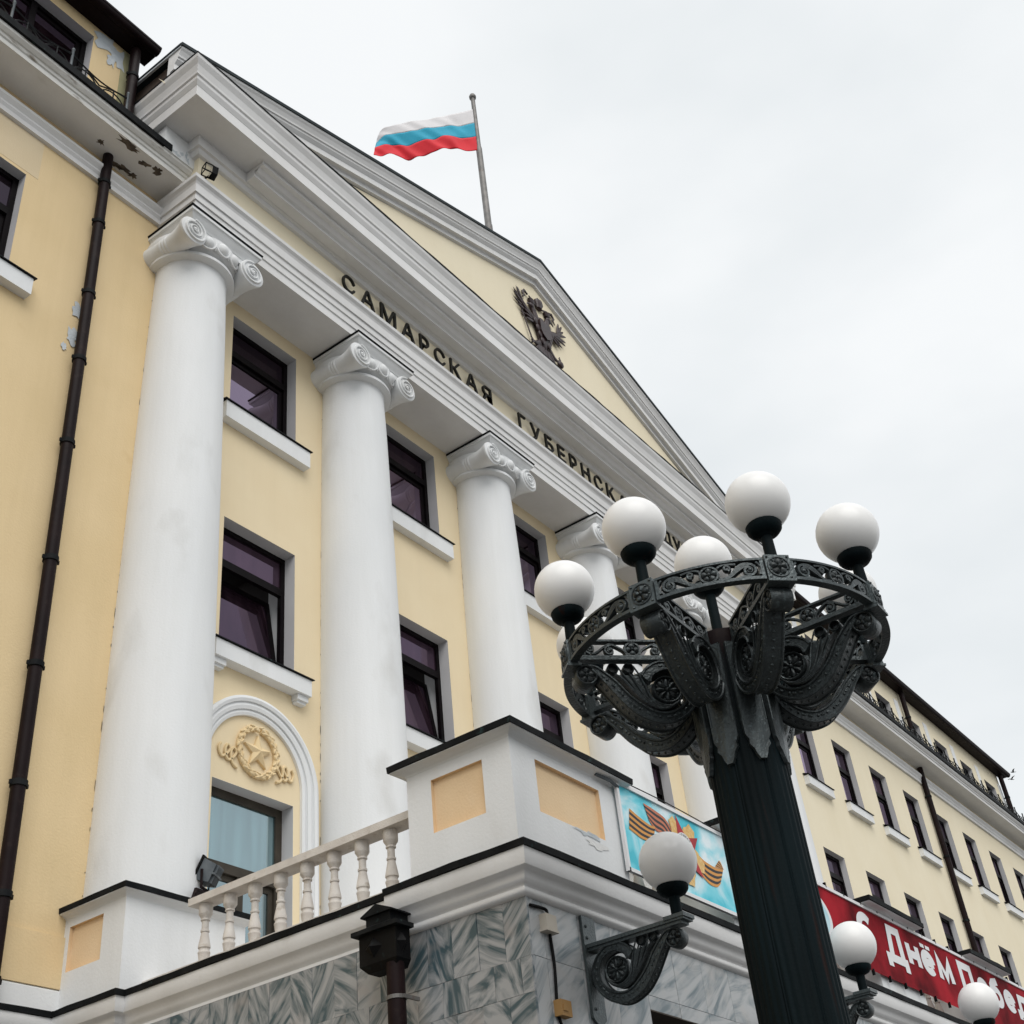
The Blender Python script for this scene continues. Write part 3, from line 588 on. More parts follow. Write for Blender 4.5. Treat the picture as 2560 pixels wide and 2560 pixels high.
# marble walls: cores and slabs
core = MB().box(PX+.035, .46, PY+.04, WY, 0, 4.43)
for xc in (2.72, 5.87, 8.86, 11.9, 14.9): core.box(xc-.62, xc+.62, PY+.04, -4.2, 0, 3.9)
core.box(.46, 17.1, PY+.05, -4.5, 3.9, 4.43)
obj('porch_wall', core, surf('mortar', (.13, .13, .13), (.18, .18, .18), 8, .9, .2), PO)
obj('porch_ceiling', MB().box(.46, 17.1, -4.5, -.3, 4.2, 4.3), 'soffit_dark', PO)
obj('porch_back_wall', MB().box(.46, 17.1, -.35, -.3, 0, 4.2), 'soffit_dark', PO)
obj('lintel_soffit', MB().box(.5, 17.1, PY+.012, -4.5, 3.89, 3.9), 'soffit_dark', PO)
tiles = []
def tile_side(y0, y1, z0, z1, k_):
    e = .0012; d = random.uniform(-.003, .003)
    obj('marble_slab', MB().box(PX+.012+d, PX+.034, y0+e, y1-e, z0+e, z1-e), 'marble', PO).pass_index = k_ % 2
zrows = [(4.02, 4.42), (3.795, 4.02), (3.57, 3.795), (3.345, 3.57), (3.12, 3.345), (2.9, 3.12)]
for r, (z0, z1) in enumerate(zrows):
    ys = [-5.29]; y = -5.09 if r % 2 == 0 else -5.2
    while y < -1.3: ys.append(y); y += .2165
    ys.append(WY)
    if r > 3: ys = [q for q in ys if q < -3.4 or q == WY]
    for k_, (y0, y1) in enumerate(zip(ys, ys[1:])): tile_side(y0, y1, z0, z1, k_)
def tile_front(x0, x1, z0, z1):
    e = .0018; d = random.uniform(-.0015, .0015)
    obj('marble_slab', MB().box(x0+e, x1-e, PY+.012+d, PY+.038, z0+e, z1-e), 'marble_pale', PO)
for z0, z1 in ((4.03, 4.42), (3.58, 4.03), (3.13, 3.58), (2.68, 3.13)):
    for x0, x1 in ((PX+.036, -.75), (-.75, -.33), (-.33, .08), (.08, .5)): tile_front(x0, x1, z0, z1)
x = .5
while x < 12: tile_front(x, x+.44, 4.0, 4.42); tile_front(x, x+.44, 3.895, 4.0); x += .44
for xc in (2.72, 5.87, 8.86):
    for z0, z1 in ((3.45, 3.893), (3.0, 3.45)):
        for q in range(3): tile_front(xc-.62+q*.413, xc-.62+(q+1)*.413, z0, z1)
# ------------------------------------------------------------------ downpipes
def pipe(name_label, x, y, z0, z1, r=.062, rings=(), mat='brown', parent_loc=None, cat='downpipe'):
    t = thing('downpipe', name_label, cat, (x, y, z0))
    b = MB().lathe([(r, z0), (r, z1)], 20, (x, y, 0)); z = z0+.9
    obj('pipe', b, mat, t, smooth=50)
    for i, z in enumerate(rings):
        q = MB().lathe([(r+.001, z-.03), (r+.012, z-.028), (r+.012, z+.028), (r+.001, z+.03)], 20, (x, y, 0)); q.box(x-.015, x+.015, y, y+.14, z-.012, z+.012); q.box(x-r-.03, x-r, y-.01, y+.01, z-.02, z+.02); q.box(x+r, x+r+.03, y-.01, y+.01, z-.02, z+.02)
        obj('clamp', q, 'flash', t, smooth=40)
    return t
pipe('dark brown downpipe on the yellow wall left of the nearest column', -1.68, WY-.10, .3, 15.25, .066, [14.72, 13.97, 12.75, 11.7, 10.5, 9.0, 7.8, 6.6, 5.6, 4.9])
pipe('short brown downpipe on the attic corner above the left cornice', -1.50, WY-.13, 15.68, 17.70, .072, [17.1, 16.2])
pipe('long brown downpipe between yellow wing windows behind the street lamp', 25.93, WY-.1, 6, 15.25, .075, [14.4, 12.7, 11, 9.5])
pipe('short brown downpipe crossing the far attic beside its railing', 26.0+.25, WY-.12, 15.68, 17.72, .07, [16.9])
pipe('brown downpipe at the far end corner of the attic floor', 34.8, WY-.14, 15.68, 17.72, .075, [16.9])
HP = thing('rainwater_hopper', 'black rainwater hopper box with brown pipe on veined marble wall', 'rainwater hopper', (-1.05, -4.2, 0))
hx0, hx1, hy0, hy1 = -1.215, -1.07, -4.40, -4.07
b = MB().box(hx0, hx1, hy0, hy1, 4.19, 4.40); b.rows([[(hx0, hy0, 4.19), (hx1, hy0, 4.19), (hx1, hy1, 4.19), (hx0, hy1, 4.19)], [(hx0+.03, hy0+.03, 4.14), (hx1, hy0+.03, 4.14), (hx1, hy1-.05, 4.14), (hx0+.03, hy1-.05, 4.14)]], closed=True, caps=True)
for (cx, cy, cz, ax) in ((hx0, -4.2, 4.295, 'x'), (-1.155, hy0, 4.295, 'y')):
    if ax == 'x': pts = [(cx, cy-.075, cz), (cx, cy, cz-.07), (cx, cy+.075, cz), (cx, cy, cz+.07)]; ap = (cx-.045, cy, cz)
    else: pts = [(cx-.05, cy, cz), (cx, cy, cz-.07), (cx+.05, cy, cz), (cx, cy, cz+.07)]; ap = (cx, cy-.04, cz)
    k = b.add(pts+[ap]); b.f += [(k+i, k+(i+1) % 4, k+4) for i in range(4)]
obj('hopper_box', b, 'black', HP)
b = MB().box(hx0-.04, hx1, hy0-.04, hy1+.04, 4.395, 4.425); b.rows([[(hx0-.03, hy0-.03, 4.425), (hx1, hy0-.03, 4.425), (hx1, hy1+.03, 4.425), (hx0-.03, hy1+.03, 4.425)], [(hx0+.02, hy0+.08, 4.455), (hx1, hy0+.08, 4.455), (hx1, hy1-.1, 4.455), (hx0+.02, hy1-.1, 4.455)]], closed=True, caps=True)
b.box(hx0+.02, hx1+.06, -4.34, -4.12, 4.45, 4.515); b.prism([(-4.37, 4.515), (-4.09, 4.515), (-4.09, 4.525), (-4.23, 4.585), (-4.37, 4.525)], lambda u, v, t: (t, u, v), hx0-.005, hx1+.06)
obj('hopper_lid', b, 'flash', HP)
b = MB().lathe([(.062, 0), (.062, 4.17)], 20, (-1.15, -4.33, 0)); obj('pipe', b, 'brown', HP, smooth=50)
b = MB().lathe([(.063, 3.93), (.068, 3.93), (.068, 3.955), (.063, 3.955)], 20, (-1.15, -4.33, 0)); b.box(-1.16, -1.0, -4.405, -4.39, 3.93, 3.955); obj('clamp', b, 'pole', HP)
# ------------------------------------------------------------------ cornice railings
def railing(label, xs, ry, seed):
    t = thing('railing', label, 'railing', (xs[0], ry, 15.6)); rnd = random.Random(seed)
    for x in xs:
        b = MB().lathe([(.018, 15.58), (.018, 16.0), (.024, 16.01), (.018, 16.035), (.006, 16.05)], 8, (x, ry, 0)); obj('post', b, 'steel' if xs[0] < 0 else 'rod', t, smooth=50)
    b = MB()
    for a, c in zip(xs, xs[1:]):
        n = 12; w_ = c-a
        b.tube([(a+w_*i/n, ry, 15.93-.10*sin(pi*i/n)+.06*(i/n)*0) for i in range(n+1)], .011, 5)
        b.tube([(a+w_*i/n, ry, 15.90-.16*(1-abs(cos(pi*i/n)))) for i in range(n+1)], .011, 5)
        for q in range(2):
            m0 = a+w_*(.25+.5*q); r = w_*.22
            b.tube([(m0-r*cos(pi*i/10), ry, 15.60+.2*sin(pi*i/10)) for i in range(11)], .010, 5)
            b.tube([(m0, ry, 15.6), (m0, ry, 15.86)], .010, 5)
    obj('curved_rod', b, 'rod', t, smooth=60)
    return t
railing('thin black railing with curved rods on the near left cornice', [-6.92+.852*i-.0 for i in range(7)], -.96, 1)
railing('thin black railing with curved rods along the far right cornice', [18+.77*i for i in range(26)]+[], -.96, 2)
frame()
# ------------------------------------------------------------------ flag and pole
b = MB(); FPX, FPY = 8.0, 0.0
b = MB().lathe([(.085, 20.3), (.085, 22.6), (.075, 22.62), (.07, 25.2), (.055, 25.3), (.05, 27.05), (.08, 27.08), (.085, 27.14), (.06, 27.2), (.02, 27.22)], 14, (FPX, FPY, 0))
fp = tag(obj('flagpole', b, 'pole', smooth=40), 'grey metal flagpole on the pediment roof', 'flagpole')
FL = thing('flag', 'white blue and red striped flag blowing left from roof pole', 'flag', (FPX, FPY, 25))
Dv = Vector((-.62, .785, 0)); Nv = Vector((.785, .62, 0))
def fpos(u, v):
    s = u*2.36; amp = min(1, u*4)
    fold = .026*sin(29*u+13*v)+.040*sin(17*u-9*v+1)*(.5+.5*sin(5*u+2))+.07*sin(7.3*u+3*v)+.014*sin(47*u+21*v)
    p_ = Vector((FPX-.06, FPY, 26.60))+Dv*s+Nv*(fold*amp*(.25+.75*v))
    top = -.72*u+.14*u*u-.012*amp*sin(17*u); bot = -1.50-.10*u-.07*amp*sin(11*u+1.2)-.045*amp*sin(21*u)
    z = top+(bot-top)*(v**(1+.25*u))-.02*amp*sin(24*u+14*v)*v
    if u > .88: q = (u-.88)/.12; p_ -= Dv*(.10*q*q)*(1-v); p_ += Nv*(.12*q*(1-v)); z -= .22*q*q*(1-v)**2
    return p_+Vector((0, 0, z))
for nm, v0, v1, c in (('white_stripe', 0, .34, (.74, .72, .73)), ('blue_stripe', .34, .67, (.010, .34, .50)), ('red_stripe', .67, 1, (.70, .008, .022))):
    b = MB(); b.rows([[fpos(i/46, v0+(v1-v0)*j/10) for j in range(11)] for i in range(47)]); mm = flat('cloth_'+nm, c, .75, tuple(q*.9 for q in c), 3)
    pb = mm.node_tree.nodes['Principled BSDF']; pb.inputs['Sheen Weight'].default_value = .2
    so_ = obj(nm, b, mm, FL, smooth=80); md = so_.modifiers.new('s', 'SOLIDIFY'); md.thickness = .004
# ------------------------------------------------------------------ emblem in the pediment
EM = thing('coat_of_arms', 'dark bronze double headed eagle emblem on the pediment wall', 'emblem', (8.07, -.85, 18))
ex, ey = 8.07, -.86; Yv = Vector((0, 1, 0))
def feather(b, x, z, ang, ln, wd, y=-.06, th=.045):
    X = Vector((cos(ang), 0, sin(ang))); Z = Vector((-sin(ang), 0, cos(ang)))
    b.ball(Vector((ex+x, ey+y, z))+X*(ln/2), (ln/2, th, wd), 10, 6, (X, Yv, Z))
b = MB(); b.ball((ex, ey-.05, 18.80), (.20, .13, .40), 14, 10); b.ball((ex, ey-.06, 19.05), (.15, .12, .2), 12, 8)
for s_ in (-1, 1):
    for k in range(4): b.ball((ex+s_*(.1+.05*k), ey-.13, 18.55+.14*k), (.07, .05, .1), 8, 5)
EB = obj('body', b, 'bronze', EM, smooth=60)
sh_ = [(-.17, .2), (.17, .2), (.17, -.08), (.12, -.17), (0, -.25), (-.12, -.17), (-.17, -.08)]
obj('shield', MB().prism(sh_, lambda u, v, t: (ex+u, t, 18.86+v), ey-.22, ey-.1), 'bronze', EB)
for s_ in (-1, 1):
    b = MB(); b.tube([(ex+s_*u, ey-.06, z) for u, z in ((.1, 19.0), (.17, 19.14), (.19, 19.24), (.22, 19.33), (.26, 19.37))], [.1, .085, .075, .07, .06], 8)
    b.ball((ex+s_*.27, ey-.07, 19.39), (.085, .08, .07), 10, 7); b.tube([(ex+s_*.33, ey-.07, 19.40), (ex+s_*.4, ey-.07, 19.37), (ex+s_*.42, ey-.07, 19.33)], [.035, .022, .008], 6)
    obj('head', b, 'bronze', EM, smooth=60)
    b = MB().lathe([(.07, 19.46), (.085, 19.49), (.07, 19.5), (.095, 19.56), (.05, 19.6), (.025, 19.61), (.025, 19.64), (.005, 19.66)], 10, (ex+s_*.25, ey-.06, 0)); obj('crown', b, 'bronze', EM, smooth=40)
    b = MB()
    # wing: arm arching up and out, long feathers hanging from it
    b.tube([(ex+s_*u, ey-.06, z) for u, z in ((.12, 18.92), (.32, 19.06), (.48, 19.16), (.58, 19.16))], [.07, .075, .06, .04], 8)
    for k in range(8):
        t = k/7; feather(b, s_*(.55-.30*t+.0), 19.2-.16*t, (pi/2-s_*(.25+1.9*t)) if s_ > 0 else (pi/2+.25+1.9*t), .44+.10*sin(pi*t)-.10*t, .034, -.05-.03*(k % 2), .03)
    for k in range(5):
        t = k/4; feather(b, s_*(.45-.18*t), 19.1-.16*t, (pi/2-.7-1.3*t) if s_ > 0 else (pi/2+.7+1.3*t), .24, .03, -.11, .025)
    obj('wing', b, 'bronze', EM, smooth=60)
    b = MB(); b.tube([(ex+s_*.14, ey-.06, 18.5), (ex+s_*.28, ey-.07, 18.38), (ex+s_*.36, ey-.08, 18.36)], [.07, .05, .035], 8)
    for k in range(3): b.tube([(ex+s_*.36, ey-.08, 18.36), (ex+s_*(.43+.02*k), ey-.1, 18.36+.07*(k-1)), (ex+s_*.45, ey-.06, 18.33+.07*(k-1))], [.025, .02, .006], 6)
    obj('claw', b, 'bronze', EM, smooth=60)
    b = MB().tube([(ex+s_*u, ey-.05, z) for u, z in ((.34, 19.66), (.44, 19.7), (.5, 19.62), (.46, 19.55), (.52, 19.47))], [.03, .04, .035, .03, .015], 6); obj('ribbon', b, 'bronze', EM, smooth=60)
b = MB().lathe([(.06, 19.5), (.085, 19.52), (.08, 19.55), (.125, 19.64), (.11, 19.72), (.04, 19.76), (.02, 19.77), (.03, 19.8), (.005, 19.83)], 12, (ex, ey-.06, 0)); b.tube([(ex-.3, ey-.05, 19.66), (ex-.1, ey-.06, 19.56), (ex, ey-.06, 19.52), (ex+.1, ey-.06, 19.56), (ex+.3, ey-.05, 19.66)], .022, 6); obj('crown', b, 'bronze', EM, smooth=40)
b = MB()
for k in range(-3, 4): feather(b, k*.03, 18.5, -pi/2+k*.2, .5-.04*abs(k), .06, -.05-.01*(k % 2))
obj('tail', b, 'bronze', EM, smooth=60)
b = MB().tube([(ex-.52, ey-.07, 18.05), (ex-.42, ey-.09, 18.36), (ex-.62, ey-.05, 19.05)], .022, 6); b.ball((ex-.53, ey-.07, 18.02), .05, 8, 6); obj('sceptre', b, 'bronze', EM, smooth=60)
b = MB().ball((ex+.47, ey-.08, 18.34), .085, 10, 8); b.box(ex+.46, ex+.48, ey-.09, ey-.07, 18.42, 18.54); b.box(ex+.435, ex+.505, ey-.09, ey-.07, 18.475, 18.495); obj('orb', b, 'bronze', EM, smooth=60)
EM.scale = (1.06, .6, 1)      # a shallow relief
# ------------------------------------------------------------------ cast-iron ornament
def ribbon2(b, outer, inner, fn, t0, t1):
    """solid band between two plan curves, from t0 to t1 across"""
    n = len(outer)
    R = []
    for i in range(n):
        R.append([fn(*outer[i], t0), fn(*outer[i], t1), fn(*inner[i], t1), fn(*inner[i], t0)])
    b.rows(R, closed=True, caps=True)
def resample(pts, n):
    P = [Vector((*q, 0)) for q in pts]; d = [0]
    for a, c in zip(P, P[1:]): d.append(d[-1]+(c-a).length)
    out = []
    for i in range(n):
        s = d[-1]*i/(n-1); j = 0
        while j < len(d)-2 and d[j+1] < s: j += 1
        t = (s-d[j])/max(1e-9, d[j+1]-d[j]); q = P[j].lerp(P[j+1], t); out.append((q.x, q.y))
    return out
OUT = [(.425, .052), (.403, .077), (.365, .026), (.322, -.036), (.274, -.101), (.205, -.169), (.125, -.209), (.045, -.224), (-.031, -.206), (-.102, -.16), (-.146, -.106), (-.178, -.034), (-.179, .024), (-.153, .084), (-.107, .134), (-.048, .163), (.019, .173), (.08, .152), (.122, .119), (.147, .082)]
OUT[0] = (.44, .12)
INN = [(.46, .146), (.406, .133), (.306, .041), (.237, -.049), (.157, -.119), (.083, -.157), (.015, -.158), (-.045, -.135), (-.1, -.087), (-.128, -.028), (-.124, .032), (-.099, .083), (-.056, .112), (0, .124), (.05, .107), (.088, .08), (.102, .041)]
def flower(b, fn, cu, cw, r, t, petals, depth=.012, inner=.22):
    """raised petals round a boss on the plane t; fn(u, w, t); depth is towards sign of t"""
    sg = 1 if t > 0 else -1
    for k in range(petals):
        a = pi/2+2*pi*k/petals
        c = (cu+r*.55*cos(a), cw+r*.55*sin(a)); wd = r*.9*sin(pi/petals)*(.62 if petals < 8 else .50)
        rows = []
        for i in range(7):
            s = -1+2*i/6; hw_ = wd*sqrt(max(0, 1-s*s))*(1.15+.35*s); base = (c[0]+cos(a)*s*r*.40, c[1]+sin(a)*s*r*.40)
            rows.append([fn(base[0]-sin(a)*hw_*q, base[1]+cos(a)*hw_*q, t+sg*depth*(1-q*q)*(.55+.45*(1-s*s))) for q in (-1, -.5, 0, .5, 1)])
        b.rows(rows)
    rows = []
    for i in range(4):
        q = i/3; rr = r*inner*cos(q*pi/2)+1e-4; rows.append([fn(cu+rr*cos(2*pi*j/8), cw+rr*sin(2*pi*j/8), t+sg*(depth*.5+depth*1.1*sin(q*pi/2))) for j in range(8)])
    b.rows(rows, closed=True)
def drum(b, fn, cu, cw, r, t, rim=.012, rec=.014, n=24):
    """short cylinder across t with recessed faces and a rim"""
    P = [(r-rim, t-rec), (r-rim, t-.001), (r-rim*.5, t+.003), (r, t-.004), (r, -t+.004), (r-rim*.5, -t-.003), (r-rim, -t+.001), (r-rim, -t+rec)]
    b.rows([[fn(cu+q*cos(2*pi*j/n), cw+q*sin(2*pi*j/n), tt) for j in range(n)] for q, tt in P], closed=True, caps=True)
def make_bracket(fn, parent, sc=1., T=.05, local=True):
    n = 60; f = lambda u, w, t: fn(u*sc, w*sc, t)
    o2 = resample([tuple(q)[:2] for q in crom([(u, v, 0) for u, v in OUT], 5)], n); i2 = resample([tuple(q)[:2] for q in crom([(u, v, 0) for u, v in INN], 5)], n)
    b = MB(); ribbon2(b, o2, i2, f, -T, T)
    for t in (-T, T):
        for C_ in (o2, i2): b.tube([f(*q, t*1.04) for q in C_], .0085*sc, 6, up=tuple(Vector(f(0, 0, 1))-Vector(f(0, 0, 0))))
    # toothed outer edge
    for k in range(2, 44):
        if k % 2 == 0:
            q = o2[k]; b.ball(f(*q, 0), (.010, .010, .010), 6, 4)
    br = obj('bracket', b, 'iron', parent, local=local, smooth=50)
    b = MB()
    for k in range(4, 54, 2):
        a, c = o2[k], i2[k]; m_ = ((a[0]+c[0])/2, (a[1]+c[1])/2); a2, c2 = o2[k+1], i2[k+1]; m2 = ((a2[0]+c2[0])/2, (a2[1]+c2[1])/2)
        for t in (-T, T):
            if k % 6 == 0: b.ball(f(*m_, t), .009*sc, 8, 5)
            else: b.tube([f(*m_, t), f(*m2, t)], .0075*sc, 6)
    obj('bead', b, 'iron', br, local=local, smooth=60, kind='stuff')
    b = MB(); drum(b, f, .474, .086, .066, T*1.15)
    for t in (-T*1.15+.014, T*1.15-.014): flower(b, f, .474, .086, .055, t, 5, .012)
    obj('flower_boss', b, 'iron', br, local=local, smooth=50)
    b = MB(); drum(b, f, 0, 0, .088, T*.8)
    for t in (-T*.8+.014, T*.8-.014): flower(b, f, 0, 0, .076, t, 8, .014, .16)
    for k in range(8):
        a = pi/2+pi/8+k*pi/4
        for t in (-T*.8+.012, T*.8-.012): b.ball(f(.066*cos(a), .066*sin(a), t), .007*sc, 6, 4)
    obj('rosette', b, 'iron', br, local=local, smooth=50)
    b = MB()
    stems = [[(-.086, .02), (-.075, -.05), (-.02, -.10), (.045, -.098), (.10, -.055), (.125, .02), (.15, .09), (.183, .155)],
             [(-.082, -.02), (-.05, -.085), (.02, -.112), (.085, -.092), (.14, -.035), (.172, .03), (.2, .085), (.212, .105)],
             [(-.07, -.05), (-.02, -.104), (.05, -.12), (.115, -.088), (.172, -.02), (.212, .045), (.25, .10), (.277, .15)],
             [(-.05, -.075), (.01, -.115), (.075, -.118), (.14, -.075), (.205, .0), (.25, .06), (.292, .1), (.305, .105)]]
    S_ = [[tuple(q)[:2] for q in crom([(u, v, 0) for u, v in st], 5)] for st in stems]
    for k, st in enumerate(S_):
        for t in (-T*.62, T*.62): b.tube([f(*q, t) for q in st], [.0095*sc*(.55+.45*sin(pi*min(1, .15+i/len(st)))) for i in range(len(st))], 6)
    ribbon2(b, resample(S_[3][:-3], 28), resample(S_[0][:-5], 28), f, -T*.5, T*.5)
    for cu, cw in ((.212, .14), (.307, .14)):
        drum(b, f, cu, cw, .035, T*.75, .008, T*.5, 16)
    obj('leaf_stem', b, 'iron', br, local=local, smooth=50)
    return br
def spiral(c, r0, turns, a0, sg, n=20, r1=.2):
    return [(c[0]+(r0*(1-i/n*(1-r1)))*cos(a0+sg*2*pi*turns*i/n), c[1]+(r0*(1-i/n*(1-r1)))*sin(a0+sg*2*pi*turns*i/n)) for i in range(n+1)]
def openwork(b, fn, s0, s1, h, T, r=.0115, beam=False):
    """scrolls and a central flower between two rails; local coordinates (s, w) with w from -h/2 to h/2, across -T..T"""
    m_ = (s0+s1)/2; hl = (s1-s0)/2; n = 14
    f = fn
    upv = None
    def bar(w0, w1, a, c, tt=T, k=n):
        b.rows([[f(a+(c-a)*i/k, w0, -tt), f(a+(c-a)*i/k, w1, -tt), f(a+(c-a)*i/k, w1, tt), f(a+(c-a)*i/k, w0, tt)] for i in range(k+1)], closed=True, caps=True)
    bar(-h/2, -h/2+.02, s0, s1); bar(h/2-.014, h/2, s0, s1); bar(-h/2+.02, h/2-.014, s0, s0+.02, T*.9, 2); bar(-h/2+.02, h/2-.014, s1-.02, s1, T*.9, 2)
    if beam: bar(-h/2-.014, -h/2, s0, s1, T*1.25)
    def path(p_, rr=r):
        b.tube([f(*q, 0) for q in p_], rr, 6, up=tuple(Vector(f(0, 0, 1))-Vector(f(0, 0, 0))), ry=T*.85)
    R = h*.36
    path([(m_+R*cos(2*pi*i/18), R*sin(2*pi*i/18)) for i in range(19)], r*.9)
    for t in (-T*.5, T*.5): flower(b, f, m_, 0, R*.95, t, 5 if not beam else 4, T*.45)
    C3 = lambda L_: [tuple(q)[:2] for q in crom([(m_+sg*u, v, 0) for u, v in L_], 6)]
    for sg in (-1, 1):
        if beam:
            c1, c2, r1, r2 = hl*.40, hl*.74, h*.25, h*.27
            path(C3([(R*.8, -h*.34), (R*1.25, -h*.05), (c1-r1*.7, h*.24), (c1, r1-h*.06)]))
            path(spiral((m_+sg*c1, -h*.06), r1, 1.6, pi/2, -sg, 22, .12))
            path(C3([(c1-r1*.2, h*.30), (c1+r1*.9, h*.16), (c2-r2*1.1, -h*.16), (c2-r2*.2, -r2+h*.04)]))
            path(spiral((m_+sg*c2, h*.05), r2, 1.6, -pi/2, sg, 22, .12))
            path(C3([(c2+r2, -h*.3), (c2+r2*1.3, h*.0), (hl*.97, h*.26)]))
            for c, v, q in ((c1, -h*.06, r1), (c2, h*.05, r2)):
                for t in (-T*.5, T*.5): b.ball(f(m_+sg*c, v, t), q*.36, 8, 5)
        else:
            c2, r2 = hl*.74, h*.30
            for k, (dv, rr) in enumerate(((0, 1.25), (-.09, 1.), (-.17, .9))):
                path(C3([(R*.95, -h*(.30+.03*k)), (hl*.34, -h*(.26+.02*k)), (hl*.50, h*(.10+dv)), (hl*.62, h*(.27+dv)), (c2, r2*(1-.2*k)-h*.02)]), r*rr)
            path(spiral((m_+sg*c2, -h*.02), r2, 1.7, pi/2, -sg, 24, .12), r*1.2)
            path(spiral((m_+sg*hl*.33, h*.17), h*.15, 1.3, -pi*.4, sg, 16, .2))
            path(C3([(hl*.48, -h*.37), (hl*.66, -h*.30), (hl*.80, -h*.39)])); path(C3([(hl*.88, h*.36), (hl*.97, h*.1), (hl*.93, -h*.25)]))
            path(C3([(R, h*.25), (hl*.30, h*.36), (hl*.5, h*.30)]))
            for t in (-T*.5, T*.5): b.ball(f(m_+sg*c2, -h*.02, t), r2*.36, 8, 5)
# ------------------------------------------------------------------ street lamp
LX, LY = -.953, -7.031
LP = thing('street_lamp', 'ornate black iron street lamp with white globes on a ring', 'street lamp', (LX, LY, 0))
RR, ZR = 1.02, 5.475
b = MB(); prof = []; n = 192
def flute(r):
    pts = []
    for j in range(n):
        a = 2*pi*j/n; k = (j % 6); seg = (j//6) % 4
        d = (0, -.002, -.005, -.005, -.002, 0)[k] if seg != 0 else (0, -.001, -.007, -.001, -.007, -.001)[k]
        pts.append((r+d)*1.)
    return pts
zs = [(.30, 0), (.30, .25), (.27, .3), (.275, .7), (.25, .8), (.247, 1.0), (.243, 3.0), (.236, 5.38)]
b.rows([[(q*cos(2*pi*j/n), q*sin(2*pi*j/n), z) for j, q in enumerate(flute(r) if z >= 1 else [r]*n)] for r, z in zs], closed=True, caps=True)
POST = obj('post', b, 'post', LP, local=True, smooth=35)
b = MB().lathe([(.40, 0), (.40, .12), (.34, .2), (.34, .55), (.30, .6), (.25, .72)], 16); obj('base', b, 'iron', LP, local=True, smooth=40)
b = MB().lathe([(.215, 5.36), (.225, 5.40), (.225, 5.56), (.08, 5.60)], 16); obj('collar', b, 'brown', LP, local=True, smooth=40)
A0 = radians(182+0.)
oct0 = []
# leaf plate
b = MB(); lw = .083
lf = [(-lw, 5.44), (lw, 5.44), (lw*.98, 4.88), (lw*.96, 4.80), (lw*.74, 4.765), (lw*.80, 4.735), (lw*.52, 4.705), (lw*.40, 4.67), (.018, 4.64), (-.018, 4.64), (-lw*.40, 4.67), (-lw*.52, 4.705), (-lw*.80, 4.735), (-lw*.74, 4.765), (-lw*.96, 4.80), (-lw*.98, 4.88)]
b.prism(lf, lambda u, v, t: (t+.014*max(0, (4.82-v)/.2), u, v), .226, .252); b.tube([(.252, -lw*.9, 5.4), (.252, -lw*.9, 4.9)], .006, 6); b.tube([(.252, lw*.9, 5.4), (.252, lw*.9, 4.9)], .006, 6)
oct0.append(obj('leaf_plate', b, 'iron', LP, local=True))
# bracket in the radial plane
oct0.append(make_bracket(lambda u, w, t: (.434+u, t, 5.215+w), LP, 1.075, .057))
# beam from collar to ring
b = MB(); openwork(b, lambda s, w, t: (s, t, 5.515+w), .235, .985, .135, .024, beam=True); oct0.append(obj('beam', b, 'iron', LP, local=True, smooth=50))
# ring block with flower
b = MB().box(RR-.035, RR+.035, -.078, .078, 5.378, 5.548); b.box(RR-.045, RR+.048, -.085, .085, 5.362, 5.378)
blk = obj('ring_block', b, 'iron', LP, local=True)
b = MB(); fr_ = lambda u, w, t: (RR+.035+t, u, 5.463+w); b.tube([fr_(.066*cos(2*pi*j/24), .066*sin(2*pi*j/24), .002) for j in range(24)], .006, 6, loop=True, up=(1, 0, 0)); flower(b, fr_, 0, 0, .058, .004, 5, .014)
for k in range(5):
    a = pi/2+pi/5+k*2*pi/5; b.ball(fr_(.052*cos(a), .052*sin(a), .003), .007, 6, 4)
for sx in (-1, 1):
    for sz in (-1, 1): b.ball(fr_(sx*.063, sz*.07, .002), .009, 6, 4)
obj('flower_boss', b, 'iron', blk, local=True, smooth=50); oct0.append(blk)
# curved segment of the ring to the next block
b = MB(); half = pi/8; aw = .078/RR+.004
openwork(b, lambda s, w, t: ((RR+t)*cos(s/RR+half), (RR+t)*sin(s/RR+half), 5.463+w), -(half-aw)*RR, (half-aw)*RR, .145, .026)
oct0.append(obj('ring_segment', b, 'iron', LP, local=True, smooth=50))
# globe, holder and stem
def globe_parts(parent, x, z, r=.2, stem=None, local=True):
    b = MB().lathe([(.036, stem), (.034, z-r-.055), (.045, z-r-.05), (.06, z-r-.035)], 16, (x, 0, 0)); s_ = obj('stem', b, 'post', parent, local=local, smooth=40)
    b = MB().lathe([(.05, z-r-.045), (.085, z-r-.03), (.105, z-r-.005), (.110, z-r+.022), (.104, z-r+.03), (.06, z-r+.022)], 24, (x, 0, 0)); h_ = obj('holder', b, 'post', parent, local=local, smooth=40)
    b = MB().ball((x, 0, z), r, 40, 24); g_ = obj('globe', b, 'globe', parent, local=local, smooth=60)
    return [s_, h_, g_]
oct0 += globe_parts(LP, RR-.025, 5.965, .197, 5.56)
first = True
for k in range(8):
    a = A0+k*pi/4-radians(.3)
    for o in oct0:
        if k == 0: o.rotation_euler = (0, 0, a)
        else: dup(o, LP, rotz=a)
globe_parts(LP, 0, 6.185, .197, 5.5)
frame(WING)
